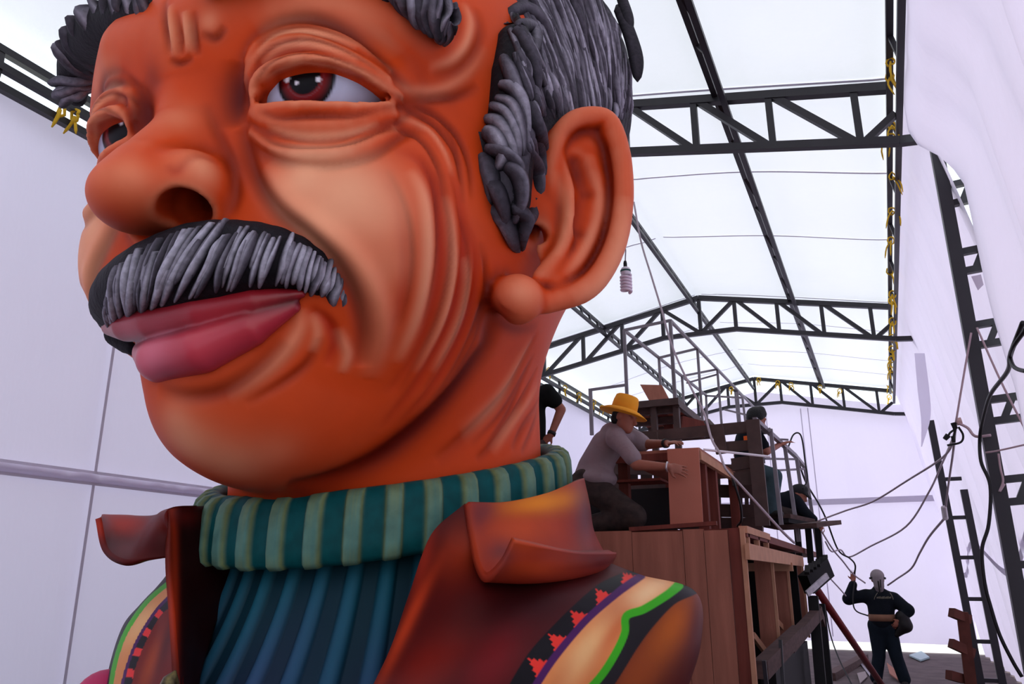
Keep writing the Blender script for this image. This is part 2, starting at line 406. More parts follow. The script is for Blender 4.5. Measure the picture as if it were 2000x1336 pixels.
def curve_dist(V, P, lim):
    """distance from verts to polyline P (within lim) and parameter 0..1 along it"""
    P = np.asarray(P, np.float32); D = np.full(len(V), 9.0, np.float32); T = np.zeros(len(V), np.float32)
    m = np.all((V > P.min(0) - lim) & (V < P.max(0) + lim), axis=1); ix = np.nonzero(m)[0]
    if not len(ix): return ix, D[ix], T[ix]
    X = V[ix]; d = D[ix]; t_ = T[ix]; n = len(P) - 1
    for i in range(n):
        a = P[i]; ab = P[i + 1] - a; L2 = float(ab @ ab) + 1e-9; q = X - a; t = np.clip(q @ ab / L2, 0, 1)
        e = np.linalg.norm(q - t[:, None] * ab, axis=1); g = e < d; d[g] = e[g]; t_[g] = (i + t[g]) / n
    k = d < lim; return ix[k], d[k], t_[k]
# ================================================================= THE GIANT SCULPTED BUST
XS = -2.8                                   # its plane of symmetry; it faces the camera end of the tent (-Y)
bust = empty('giant_bust', (XS, 4.2, 1.0))
tag(bust, 'giant painted bust of a moustached old man in a green turtleneck and red jacket', 'sculpture')
def mir(P): P = np.array(P, float); P[..., 0] = 2 * XS - P[..., 0]; return P
HB = [  # broad masses of the head
    ell((XS, 3.92, 4.22), (1.47, 1.69, 1.58), k=0.2),
    ell((XS, 3.55, 3.30), (1.24, 1.22, 0.95), k=0.35),
    ell((XS + 0.06, 3.42, 2.75), (0.82, 0.92, 0.66), k=0.35),
    ell((XS + 0.08, 2.94, 2.40), (0.46, 0.53, 0.38), k=0.28),
    ell((XS + 0.66, 2.90, 3.22), (0.52, 0.55, 0.56), k=0.25), ell((XS - 0.66, 2.90, 3.22), (0.52, 0.55, 0.56), k=0.25),
    cone([(XS, 4.2, 1.7), (XS, 4.2, 3.3)], [0.97, 0.93], k=0.25),
    cone([(XS - 1.0, 2.62, 4.12), (XS - 0.5, 2.40, 4.22), (XS, 2.34, 4.12), (XS + 0.5, 2.40, 4.22), (XS + 1.0, 2.62, 4.12)], [0.14, 0.2, 0.17, 0.2, 0.14], k=0.3),
    ell((XS, 2.80, 2.80), (0.62, 0.42, 0.44), k=0.3),
]
def S(x, y, off=0.0, prims=None):
    P = trace(prims or HB, x, y)
    if P is None: raise ValueError('no surface at %s %s' % (x, y))
    return P + grad(prims or HB, P) * off if off else P
H = list(HB)
# eye sockets and lids
EC = S(628, 170); EN = grad(HB, EC); ECC = np.array(EC) - EN * 0.17; ER = np.array([0.37, 0.29, 0.27])
WLV = ([2.0, 2.2, 2.4, 2.6, 2.85, 3.05, 3.35, 3.6, 3.85, 4.05, 4.3], [0.34, 0.70, 0.74, 0.46, 0.24, 0.16, 0.15, 0.22, 0.20, 0.10, 0.04])
def warp(P):                                 # the far half of the face is modelled a little narrower
    P = np.array(P, np.float64); u = P[..., 0] - XS; a = np.clip(-u / 0.5, 0, 1); b = np.clip((P[..., 2] - 2.15) / 0.5, 0, 1) * np.clip((4.2 - P[..., 1]) / 0.8, 0, 1)
    P[..., 0] = XS + u * (1 - np.interp(P[..., 2], *WLV) * a * a * (3 - 2 * a) * b); return P
FE0 = warp(mir(ECC)); FDV = PY(338, 293, FE0[1]) - FE0 + (0, -0.03, 0)      # the far eye sits a little higher and nearer the nose
def mir2(P):
    P = np.array(P, float); w_ = np.exp(-(np.linalg.norm(P - ECC, axis=-1) / 0.75) ** 4); return mir(P) + w_[..., None] * FDV
for c in (ECC, mir2(ECC)): H.append(ell(c, ER + 0.05, k=0.10))
def ridge(pts, r, off=0.0, k=0.05, both=True, base=None):
    P = [S(x, y, off, base) for x, y in pts]; P = catmull(P, 3); n_ = len(P); rr = [r * (0.35 + 0.65 * math.sin(math.pi * min(1, max(0, i / (n_ - 1)))) ** 0.6) for i in range(n_)]
    H.append(cone(P, rr, k=k))
    if both: H.append(cone(mir2(P), rr, k=k))
H.append(ell(PY(232, 680, 2.88), (0.15, 0.22, 0.17), k=0.22))       # jowl showing past the lips on the far side
HE = list(H)
ridge([(498, 200), (503, 165), (532, 138), (585, 122), (640, 126), (710, 150), (785, 194)], 0.036, 0.012, 0.035, base=HE)      # lid margin
ridge([(484, 178), (500, 128), (535, 98), (577, 86), (627, 93), (690, 118), (755, 156)], 0.036, 0.008, 0.04, base=HE)
ridge([(480, 160), (498, 104), (535, 72), (581, 62), (640, 70), (698, 94), (762, 136)], 0.034, 0.0, 0.04, base=HE)
ridge([(505, 212), (560, 208), (605, 205), (690, 206), (765, 200)], 0.032, 0.006, 0.03, base=HE)                    # lower lid
ridge([(495, 222), (535, 238), (600, 248), (680, 243), (765, 219)], 0.046, 0.0, 0.05, base=HE)
ridge([(492, 262), (540, 290), (605, 302), (680, 294), (770, 254)], 0.036, 0.0, 0.05, base=HE)
# nose
nroot = PX(372, 105, XS) + (0, 0.04, 0); n1 = PX(396, 190, XS) + (0, 0.0, 0); n2 = PX(370, 268, XS) - (0, .02, 0); n3 = PX(296, 340, XS)
H += [cone([nroot, n1, n2, n3], [0.13, 0.125, 0.14, 0.165], k=0.14)]
tip = PX(268, 382, XS)
H += [ell(tip, (0.215, 0.20, 0.165), k=0.10)]
wn = PX(384, 362, XS + 0.21)
H += [ell(wn, (0.13, 0.18, 0.15), k=0.08), ell(mir(wn), (0.13, 0.18, 0.15), k=0.08)]
nh = PX(358, 402, XS + 0.17)
H += [cone([nh + (0.05, -0.05, -0.06), nh + (0.0, 0.05, 0.02), nh + (-0.03, 0.16, 0.10)], [0.1, 0.095, 0.05], 's', k=0.03)]
H += [cone(mir([nh + (0.05, -0.05, -0.06), nh + (0.0, 0.05, 0.02), nh + (-0.03, 0.16, 0.10)]), [0.1, 0.095, 0.05], 's', k=0.03)]
# ear
ea = np.array([-1.44, 3.42]); eb = np.array([-1.10, 3.80]); et = nrm(np.append(eb - ea, 0)); en = nrm(np.cross((0, 0, 1), et) * -1)
if en[0] < 0: en = -en
def PE(x, y, off=0.0):
    d = ray(x, y); o = np.append(ea, 0); t = ((o - _C) @ en) / (d @ en); return _C + d * t + en * off
erot = np.array([et, en, (0, 0, 1)])
epx = mpp(PE(1140, 420))
EAR = [ell(PE(1160, 275, -0.02), (0.10, 0.06, 0.11), k=0.05, rot=erot), ell(PE(1128, 415, -0.04), (0.26, 0.06, 0.49), k=0.06, rot=erot), ell(PE(1142, 330, -0.03), (0.20, 0.06, 0.28), k=0.06, rot=erot),
    cone([PE(x, y, o) for x, y, o in ((1092, 395, -.03), (1076, 340, .0), (1082, 280, .03), (1110, 246, .05), (1152, 240, .06), (1178, 258, .07), (1195, 320, .08), (1200, 400, .08), (1190, 478, .07), (1165, 538, .05), (1130, 572, .03), (1070, 590, .0))],
         [.035, .045, .05, .055, .06, .065, .066, .064, .064, .064, .066, .06], k=0.04),
    cone([PE(x, y, o) for x, y, o in ((1092, 318, .0), (1104, 372, .03), (1106, 430, .04), (1092, 490, .03), (1060, 540, .0))], [.025, .03, .034, .036, .05], k=0.05),
    cone([PE(x, y, o) for x, y, o in ((1150, 320, .0), (1168, 380, .01), (1160, 440, .01), (1128, 505, .02), (1085, 550, .0))], [.03, .036, .036, .04, .05], k=0.05),
    ell(PE(1010, 585, .0), (0.132, 0.13, 0.128), k=0.07),
    cone([PE(1058, 455, -.04), PE(1050, 430, -.10)], [.045, .03], 's', k=0.04),
    cone([PE(1118, 320, .03), PE(1136, 380, .03), PE(1118, 450, .03)], [.035, .042, .02], 's', k=0.05),
]
for p in EAR:
    if p['t'] == 'c' and len(p['P']) > 3:
        nq = len(p['P']); p['P'] = np.array(catmull(p['P'], 4), np.float32); p['R'] = np.interp(np.linspace(0, nq - 1, len(p['P'])), np.arange(nq), p['R']).astype(np.float32)
H += EAR
for p in EAR:
    q = dict(p)
    if p['t'] == 'c': q['P'] = mir(p['P']).astype(np.float32)
    else:
        q['c'] = mir(p['c']).astype(np.float32)
        if p['rot'] is not None: r_ = p['rot'].copy(); r_[:, 0] *= -1; q['rot'] = r_
    H.append(q)
# eye openings
for f in (lambda P: P, mir2):
    A = [(500, 197, .008), (520, 180, .045), (545, 166, .066), (590, 161, .076), (640, 162, .076), (690, 172, .058), (730, 184, .034), (766, 194, .006)]
    P_ = []
    for x, y, r in A:
        t = trace(HE, x, y); P_.append(t + grad(HE, t) * 0.0)
    H.append(cone(f(np.array(P_)), [a[2] * 1.06 for a in A], 's', k=0.012))
    H.append(cone(f(np.array(P_) + EN * 0.05), [a[2] * 0.95 for a in A], 's', k=0.012)); H.append(cone(f(np.array(P_) - EN * 0.05), [a[2] * 0.95 for a in A], 's', k=0.012))
HV, HQ = sculpt(H, (-4.75, 1.7, 1.75), (-0.85, 5.9, 5.95), 0.0145)
HV = relax(HV, HQ, 1, 0.5)
HV = warp(HV).astype(np.float32)
print('head verts', len(HV))
HN = vnormals(HV, HQ)
BV = BVHTree.FromPolygons(HV.tolist(), HQ.tolist())
def hitmesh(bv, x, y, off=0.0):
    d = Vector(ray(x, y)).normalized(); h = bv.ray_cast(Vector(_C), d)
    if h[0] is None: return None
    n_ = h[1] if h[1].dot(d) < 0 else -h[1]
    return np.array(h[0] + n_ * off)
def L3(c): return np.array(s2l(c))
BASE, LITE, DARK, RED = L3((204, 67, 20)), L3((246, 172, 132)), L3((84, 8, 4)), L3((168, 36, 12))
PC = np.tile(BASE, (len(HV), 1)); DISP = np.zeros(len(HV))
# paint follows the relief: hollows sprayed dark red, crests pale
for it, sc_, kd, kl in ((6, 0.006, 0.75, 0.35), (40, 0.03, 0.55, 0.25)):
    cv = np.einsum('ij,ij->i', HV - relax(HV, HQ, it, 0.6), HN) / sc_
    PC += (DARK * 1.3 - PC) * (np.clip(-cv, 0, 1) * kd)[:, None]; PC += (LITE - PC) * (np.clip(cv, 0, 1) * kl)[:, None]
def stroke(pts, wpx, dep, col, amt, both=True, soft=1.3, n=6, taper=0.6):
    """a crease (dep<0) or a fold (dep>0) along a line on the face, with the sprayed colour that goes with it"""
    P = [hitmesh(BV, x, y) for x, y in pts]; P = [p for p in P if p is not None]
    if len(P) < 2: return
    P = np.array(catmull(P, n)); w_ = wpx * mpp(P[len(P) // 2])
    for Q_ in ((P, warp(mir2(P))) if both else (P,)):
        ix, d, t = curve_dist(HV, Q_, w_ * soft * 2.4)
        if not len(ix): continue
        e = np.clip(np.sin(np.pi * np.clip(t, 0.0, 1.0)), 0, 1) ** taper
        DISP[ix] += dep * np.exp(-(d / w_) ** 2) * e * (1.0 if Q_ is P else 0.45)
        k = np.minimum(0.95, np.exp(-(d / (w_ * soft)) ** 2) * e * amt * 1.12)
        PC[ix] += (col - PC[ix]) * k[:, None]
def blob(x, y, r, col, amt, both=True):
    P = hitmesh(BV, x, y)
    if P is None: return
    rr = r * mpp(P)
    for Q_ in ((P, warp(mir2(P))) if both else (P,)):
        d2 = ((HV - Q_) ** 2).sum(1) / rr ** 2; k = np.exp(-d2) * amt
        PC[:] += (col - PC) * k[:, None]
# --- upper lid and brow
stroke([(497, 84), (535, 50), (605, 36), (676, 62), (746, 112), (790, 165), (830, 188)], 14, -0.016, DARK, 0.75)
stroke([(500, 60), (560, 15), (640, 5), (720, 40), (780, 110)], 22, 0.0, LITE, 0.25)
stroke([(470, 120), (462, 165), (460, 210), (456, 250)], 26, -0.03, DARK, 0.85)
stroke([(484, 145), (478, 180), (484, 215)], 10, -0.012, DARK, 0.6)
stroke([(492, 150), (505, 118), (540, 88), (590, 76), (640, 84), (700, 112), (760, 154)], 4.5, -0.008, DARK, 0.6)
stroke([(496, 175), (512, 140), (545, 112), (590, 102), (640, 108), (700, 132), (765, 172)], 4.5, -0.008, DARK, 0.6)
stroke([(500, 104), (535, 70), (581, 60), (640, 68), (698, 94)], 6, 0.0, LITE, 0.6)
stroke([(510, 124), (545, 95), (585, 86), (640, 94), (700, 120)], 5, 0.0, LITE, 0.45)
stroke([(512, 160), (545, 136), (590, 123), (640, 128), (710, 152)], 5, 0.0, LITE, 0.45)
# --- under the eye
stroke([(503, 216), (545, 230), (605, 228), (693, 226), (775, 206)], 6, -0.012, DARK, 0.65)
stroke([(490, 245), (535, 278), (605, 286), (690, 276), (775, 240), (810, 215)], 6, -0.014, DARK, 0.7)
stroke([(480, 268), (520, 300), (570, 320), (650, 326), (728, 306), (790, 266), (830, 250)], 9, -0.016, DARK, 0.6)
stroke([(520, 244), (560, 258), (610, 264), (680, 258), (740, 238)], 6, 0.0, LITE, 0.55)
stroke([(520, 290), (570, 304), (630, 306), (690, 295)], 6, 0.0, LITE, 0.4)
# --- crow's feet
stroke([(745, 182), (790, 194), (835, 216), (880, 249), (904, 285), (918, 330), (922, 390)], 8, -0.02, DARK, 0.7)
stroke([(745, 216), (790, 210), (835, 234), (868, 264), (892, 305), (902, 360)], 8, -0.018, DARK, 0.65)
stroke([(735, 258), (770, 250), (800, 258), (830, 280), (852, 315), (868, 360), (874, 420)], 8, -0.018, DARK, 0.6)
stroke([(780, 226), (830, 250), (864, 290), (884, 345)], 6, 0.006, LITE, 0.35)
stroke([(790, 192), (840, 194), (890, 188), (936, 168)], 9, -0.02, DARK, 0.65)
stroke([(770, 168), (820, 178), (868, 172), (915, 140), (948, 90)], 9, 0.008, LITE, 0.28)
stroke([(846, 150), (890, 138), (925, 105), (940, 60), (930, 15)], 10, -0.016, DARK, 0.45)
stroke([(835, 132), (880, 118), (908, 88), (918, 45), (905, 5)], 8, 0.010, LITE, 0.45)
stroke([(870, 100), (893, 65), (895, 30), (880, 0)], 8, -0.014, DARK, 0.4)
# --- cheek streaks
stroke([(770, 296), (815, 308), (845, 350), (860, 420), (864, 500), (850, 590), (815, 690), (760, 770)], 14, -0.020, RED, 0.75)
stroke([(880, 330), (900, 400), (908, 480), (900, 560), (872, 650), (815, 750), (745, 840)], 13, -0.020, RED, 0.8)
stroke([(905, 430), (930, 500), (925, 580), (900, 660), (850, 750), (780, 830)], 11, -0.018, RED, 0.75)
stroke([(938, 470), (950, 540), (938, 610), (905, 690), (850, 780)], 8, -0.016, DARK, 0.5)
stroke([(800, 330), (826, 380), (836, 460), (832, 540), (810, 630), (775, 710)], 12, 0.012, LITE, 0.6)
stroke([(872, 380), (884, 460), (884, 540), (862, 630), (812, 730)], 9, 0.012, LITE, 0.5)
stroke([(912, 500), (914, 560), (892, 640), (846, 730)], 8, 0.010, LITE, 0.48)
stroke([(745, 330), (780, 420), (792, 520), (782, 600), (750, 690)], 12, -0.010, RED, 0.5)
for fine in (((850, 330), (872, 400), (880, 480), (870, 570), (835, 670), (780, 770)), ((893, 400), (916, 480), (912, 570), (885, 660), (830, 760)), ((820, 300), (850, 360), (858, 440), (850, 540), (825, 640)), ((948, 500), (955, 570), (930, 660), (880, 750)),
             ((1040, 700), (1000, 790), (950, 870)), ((1050, 800), (1035, 850), (1018, 885)), ((1045, 690), (990, 790), (920, 870)), ((755, 330), (790, 400), (806, 480), (802, 560), (780, 640)), ((860, 240), (888, 280), (900, 340), (906, 400)), ((500, 92), (540, 62), (600, 50), (660, 66), (730, 108))):
    stroke(fine, 6, -0.008, DARK, 0.45, soft=1.2)
# --- smile fold
stroke([(470, 250), (482, 300), (505, 360), (545, 415), (600, 460), (655, 515), (694, 580), (712, 650), (708, 715)], 17, -0.040, DARK, 0.85, taper=0.4)
stroke([(520, 320), (560, 390), (620, 440), (690, 500), (735, 580), (745, 660), (720, 740)], 22, 0.030, LITE, 0.4)
blob(595, 345, 60, LITE, 0.85); blob(680, 370, 80, LITE, 0.8); blob(740, 420, 70, LITE, 0.5); blob(640, 420, 50, LITE, 0.5)
blob(760, 520, 50, LITE, 0.3)
# --- mouth corner and chin folds
stroke([(600, 600), (640, 628), (655, 670), (640, 715)], 10, -0.018, RED, 0.8)
stroke([(585, 600), (585, 640), (555, 690), (500, 740), (440, 775)], 12, 0.016, LITE, 0.4)
stroke([(625, 660), (600, 710), (550, 750), (480, 790)], 9, -0.018, DARK, 0.55)
stroke([(610, 610), (620, 650), (608, 690)], 8, 0.0, LITE, 0.35)
stroke([(660, 640), (678, 690), (668, 730)], 9, 0.010, LITE, 0.4)
stroke([(310, 760), (360, 775), (430, 765), (500, 725), (560, 665)], 16, -0.025, DARK, 0.6, both=False)
blob(365, 865, 60, LITE, 0.6, False); blob(450, 905, 65, LITE, 0.5, False); blob(540, 880, 50, LITE, 0.2, False); blob(345, 820, 35, LITE, 0.25, False)
blob(560, 800, 80, BASE * 0.9, 0.3)
# --- jaw and neck
stroke([(985, 600), (955, 660), (920, 720), (860, 795), (790, 858), (720, 905), (640, 935), (560, 948)], 24, -0.035, DARK, 0.9, taper=0.35)
stroke([(1050, 650), (1000, 745), (930, 830), (850, 900)], 12, -0.02, DARK, 0.5)
stroke([(1050, 720), (1015, 790), (965, 865), (930, 900)], 8, -0.018, DARK, 0.5)
stroke([(1052, 780), (1025, 830), (1000, 880)], 7, -0.014, DARK, 0.45)
stroke([(1040, 660), (985, 760), (900, 850)], 14, 0.01, LITE, 0.35)
stroke([(1050, 750), (1005, 820), (960, 885)], 8, 0.008, LITE, 0.3)
blob(470, 955, 60, RED * 0.8, 0.7, False); blob(600, 965, 80, RED * 0.6, 0.7, False)
# --- nose
stroke([(400, 200), (425, 260), (452, 320), (462, 380), (450, 420)], 11, -0.014, DARK, 0.55)
stroke([(325, 320), (345, 335), (390, 305), (430, 322)], 8, -0.008, RED, 0.6)
blob(395, 325, 30, LITE, 0.5); blob(350, 230, 40, LITE, 0.25, False); blob(250, 340, 45, LITE, 0.2, False)
blob(300, 440, 60, DARK, 0.6, False); blob(390, 440, 40, DARK, 0.7, False); blob(230, 430, 40, RED, 0.5, False)
# --- glabella folds
stroke([(322, 0), (322, 50), (332, 105)], 7, -0.02, DARK, 0.6, both=False)
stroke([(344, 20), (352, 70), (352, 110)], 6, -0.02, DARK, 0.5, both=False)
stroke([(380, 20), (380, 70), (386, 110)], 8, -0.02, DARK, 0.6, both=False)
stroke([(333, 10), (336, 60), (342, 112)], 6, 0.018, LITE, 0.5, both=False)
stroke([(362, 20), (366, 60), (370, 105)], 7, 0.018, LITE, 0.5, both=False)
stroke([(330, 118), (352, 124), (378, 112)], 6, -0.015, DARK, 0.6, both=False)
blob(408, 42, 22, LITE, 0.35, False)
stroke([(390, 66), (420, 74), (440, 50)], 8, -0.02, DARK, 0.6, both=False)
# --- far side, seen past the nose
stroke([(180, 205), (205, 172), (240, 160), (280, 172)], 9, -0.014, DARK, 0.6, both=False)
stroke([(195, 215), (230, 190), (265, 196), (295, 220)], 6, -0.010, DARK, 0.5, both=False)
blob(300, 150, 28, DARK, 0.45, False)
# --- ear
stroke([(1100, 265), (1150, 262), (1185, 300), (1192, 380), (1180, 460), (1140, 530), (1090, 565)], 10, -0.012, DARK, 0.6, both=False)
blob(1120, 340, 26, DARK, 0.55, False); blob(1048, 440, 26, DARK, 0.8, False); blob(1135, 460, 16, DARK, 0.4, False)
stroke([(1085, 330), (1104, 400), (1100, 450), (1085, 500)], 8, 0.0, LITE, 0.3, both=False)
stroke([(1160, 330), (1172, 400), (1150, 470), (1105, 540)], 8, 0.0, LITE, 0.3, both=False)
stroke([(1222, 380), (1215, 470), (1180, 550), (1120, 590)], 16, 0.0, LITE, 0.5, both=False)
blob(1020, 570, 30, LITE, 0.35, False); blob(985, 610, 30, RED, 0.5, False)
stroke([(960, 560), (965, 610), (1000, 640), (1050, 640)], 12, 0.0, DARK, 0.6, both=False)
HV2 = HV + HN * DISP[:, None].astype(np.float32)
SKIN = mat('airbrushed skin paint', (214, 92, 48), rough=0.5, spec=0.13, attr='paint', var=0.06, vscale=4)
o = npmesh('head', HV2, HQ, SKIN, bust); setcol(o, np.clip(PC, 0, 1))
# eyeballs: painted iris, pupil and glints
EYE = mat('glossy painted eyeball', (215, 205, 215), rough=0.35, spec=0.12, attr='paint')
for c, gaze, rad, gl in ((ECC, (594, 150), 0.150, ((561, 155, .018), (579, 162, .012), (622, 155, .015))), (warp(mir2(ECC)), (229, 254, ), 0.150, ((237, 240, .016),))):
    e = MB().lathe([(math.sin(a), -math.cos(a)) for a in np.linspace(0.02, math.pi - 0.02, 150)], (0, 0, 0), 220)
    V = np.array(e.V) * ER + c; ob = npmesh('eyeball', V, np.array([f for f in e.F if len(f) == 4]), EYE, bust)
    bvE = BVHTree.FromPolygons(V.tolist(), [f for f in e.F if len(f) == 4])
    g = hitmesh(bvE, *gaze)
    if g is None: g = np.array(c) + (0.05, -ER[1], 0)
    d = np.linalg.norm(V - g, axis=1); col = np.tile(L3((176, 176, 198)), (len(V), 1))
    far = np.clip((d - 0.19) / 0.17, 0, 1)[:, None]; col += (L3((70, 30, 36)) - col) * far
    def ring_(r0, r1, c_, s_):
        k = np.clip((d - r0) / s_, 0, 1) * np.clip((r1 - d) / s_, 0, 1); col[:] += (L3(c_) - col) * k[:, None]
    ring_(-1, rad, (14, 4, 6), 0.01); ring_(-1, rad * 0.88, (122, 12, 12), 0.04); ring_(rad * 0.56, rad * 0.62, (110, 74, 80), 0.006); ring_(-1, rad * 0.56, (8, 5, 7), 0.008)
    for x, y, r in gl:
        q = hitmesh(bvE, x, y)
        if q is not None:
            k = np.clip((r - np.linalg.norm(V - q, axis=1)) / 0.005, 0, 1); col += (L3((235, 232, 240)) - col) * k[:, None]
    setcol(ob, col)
# ---------------------------------------------------------------- lips
LIPM = mat('painted lips', (170, 40, 62), rough=0.35, spec=0.4, attr='paint')
def PL(x, y, Y): return PY(x, y, Y) if Y else hitmesh(BV, x, y, 0.015)
LP = [cone([PL(x, y, Y) for x, y, Y in ((215, 640, 2.52), (250, 638, 2.36), (300, 628, 2.335), (400, 610, 0), (500, 590, 0), (590, 573, 0))], [.04, .07, .085, .085, .07, .02], k=0.03),
      cone([PL(x, y, Y) for x, y, Y in ((290, 690, 2.45), (315, 702, 2.37), (400, 682, 0), (490, 640, 0), (575, 598, 0))], [.07, .105, .105, .085, .03], k=0.015)]
LV, LQ = sculpt(LP, (-3.9, 2.0, 2.2), (-1.8, 3.0, 3.1), 0.012)
LN = vnormals(LV, LQ)
lc = np.tile(L3((178, 44, 60)), (len(LV), 1)); up = curve_dist(LV, LP[0]['P'], 0.2); lw_ = curve_dist(LV, LP[1]['P'], 0.2)
du = np.full(len(LV), 9.0); du[up[0]] = up[1]; dl = np.full(len(LV), 9.0); dl[lw_[0]] = lw_[1]
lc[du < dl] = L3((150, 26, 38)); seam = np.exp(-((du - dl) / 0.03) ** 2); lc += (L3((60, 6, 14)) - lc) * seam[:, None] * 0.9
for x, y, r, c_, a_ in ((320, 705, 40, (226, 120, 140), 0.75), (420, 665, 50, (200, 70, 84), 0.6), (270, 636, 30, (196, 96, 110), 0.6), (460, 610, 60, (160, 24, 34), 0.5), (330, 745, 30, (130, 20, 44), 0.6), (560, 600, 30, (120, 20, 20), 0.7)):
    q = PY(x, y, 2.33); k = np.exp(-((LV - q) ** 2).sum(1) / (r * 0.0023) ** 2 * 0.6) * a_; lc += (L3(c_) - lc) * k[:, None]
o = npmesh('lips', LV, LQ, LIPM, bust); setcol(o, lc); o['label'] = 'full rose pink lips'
# ---------------------------------------------------------------- carved hair
HAIRM = mat('dark grey hair paint', (56, 52, 60), rough=0.65, spec=0.12, attr='paint', var=0.35, vscale=26, bump=0.35, bscale=40)
HD, HM, HL = L3((24, 21, 26)), L3((84, 78, 88)), L3((178, 172, 186))
class Locks:
    def __init__(self): self.V = []; self.F = []; self.C = []
    def lock(self, P, Nn, w, h, bright=0.5, seg=10, sharp=True, n=5, t0_=0.12):
        P = np.array(catmull(P, n)); k = len(self.V); m = len(P)
        Nn = np.array(catmull(Nn, n)) if len(np.shape(Nn)) == 2 else np.tile(Nn, (m, 1))
        for i in range(m):
            t = i / (m - 1); d = nrm(P[min(i + 1, m - 1)] - P[max(i - 1, 0)]); nn = nrm(Nn[i] - d * (Nn[i] @ d)); s = np.cross(d, nn)
            e = (0.22 + 0.78 * math.sin(math.pi * min(1, t0_ + t * (1 - t0_))) ** 0.6) * (0.35 if i in (0, m - 1) else 1)
            e *= 1 + 0.10 * math.sin(7 * t + P[0][0] * 60)
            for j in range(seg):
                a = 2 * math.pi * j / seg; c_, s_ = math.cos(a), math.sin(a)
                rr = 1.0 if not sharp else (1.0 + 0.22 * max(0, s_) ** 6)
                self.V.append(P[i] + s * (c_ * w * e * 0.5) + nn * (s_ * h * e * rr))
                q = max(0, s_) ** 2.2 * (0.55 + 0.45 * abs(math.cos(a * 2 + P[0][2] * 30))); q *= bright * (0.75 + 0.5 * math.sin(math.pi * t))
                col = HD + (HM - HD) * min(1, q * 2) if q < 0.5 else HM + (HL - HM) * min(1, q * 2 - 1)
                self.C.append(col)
        for i in range(m - 1):
            for j in range(seg): self.F.append((k + i * seg + j, k + i * seg + (j + 1) % seg, k + (i + 1) * seg + (j + 1) % seg, k + (i + 1) * seg + j))
        self.F.append(tuple(k + j for j in range(seg))[::-1]); self.F.append(tuple(k + (m - 1) * seg + j for j in range(seg)))
    def build(self, name, label=None):
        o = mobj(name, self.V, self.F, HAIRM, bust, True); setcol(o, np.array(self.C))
        if label: o['label'] = label
        return o
def dark_mesh(name, V, Q):
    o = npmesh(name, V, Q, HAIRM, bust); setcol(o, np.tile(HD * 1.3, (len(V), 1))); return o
# moustache
top = catmull([(226, 590), (226, 550), (256, 508), (330, 467), (430, 440), (490, 431), (560, 443), (620, 478), (656, 535), (676, 596)], 8)
bot = catmull([(222, 645), (232, 642), (250, 630), (285, 615), (345, 596), (430, 577), (505, 565), (585, 570), (625, 596), (668, 606)], 8)
YM = [2.62, 2.50, 2.36, 2.28, 2.28, 2.31, 2.38, 2.48, 2.58, 2.68]; YMc = [p[0] for p in catmull([(y, 0) for y in YM], 8)]
MP = []; MR = []
for i in range(0, len(top), 4):
    a = PY(*top[i], YMc[i]); b = PY(*bot[i], YMc[i]); MP.append((a + b) / 2); MR.append(max(0.02, np.linalg.norm(a - b) * 0.47))
MR[0] = 0.09; MU = [cone(MP, MR, k=0.02)]
MV, MQ = sculpt(MU, (-4.1, 1.9, 2.3), (-1.6, 3.0, 3.5), 0.02); mus = dark_mesh('moustache', MV, MQ); mus['label'] = 'thick grey streaked black moustache'
bvM = BVHTree.FromPolygons(MV.tolist(), MQ.tolist())
def surf(bv, x, y, fallback=None):
    d = Vector(ray(x, y)).normalized(); h = bv.ray_cast(Vector(_C), d)
    if h[0] is None: return None
    n_ = h[1] if h[1].dot(d) < 0 else -h[1]; return np.array(h[0]), np.array(n_)
def lay(L, bv, pts, wpx, h, bright, sink=0.3, **kw):
    S_ = [surf(bv, x, y) for x, y in pts]; S_ = [s for s in S_ if s is not None]
    if len(S_) < 3: return False
    G_ = [np.linalg.norm(S_[i + 1][0] - S_[i][0]) for i in range(len(S_) - 1)]
    if max(G_) > 3.2 * np.median(G_) + 0.02: return False
    wm = wpx * mpp(S_[len(S_) // 2][0]); L.lock([p - n_ * h * sink for p, n_ in S_], [n_ for p, n_ in S_], wm, h, bright, **kw); return True
tipb = sculpt([cone([PY(232, 652, 2.62), PY(250, 668, 2.62), PY(262, 680, 2.60)], [.07, .06, .04], k=.02)], (-4, 2.2, 2.2), (-2.5, 3.0, 3.0), .014); dark_mesh('moustache_tip', *tipb)
Lm = Locks(); N_L = 34; r2 = random.Random(3)
for layer in range(2):
    for i in range(N_L):
        t = (i + (0.5 if layer else 0) + r2.uniform(-.25, .25)) / N_L; j = min(len(top) - 1, max(0, t * (len(top) - 1))); j0 = int(j)
        T = np.array(top[j0]); skew = -30 + 62 * max(0, (T[0] - 430)) / 220 if T[0] > 430 else -30 + 12 * (430 - T[0]) / 240
        jb = min(len(bot) - 1, max(0, j + skew / 12.0 + r2.uniform(-1, 1))); B = np.array(bot[int(jb)])
        a, b = (0.0, 0.97) if layer == 0 else (r2.uniform(.0, .25), r2.uniform(.7, 1.0))
        bow = r2.uniform(-8, 8) - 6
        pts = []
        for s in np.linspace(a, b, 6):
            q = T + (B - T) * s + (0, -7 * (1 - s)); q = q + np.array([bow * math.sin(math.pi * s), 0]); pts.append(tuple(q))
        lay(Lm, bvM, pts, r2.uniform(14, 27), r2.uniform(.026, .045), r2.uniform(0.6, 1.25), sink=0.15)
Lm.build('moustache_locks')
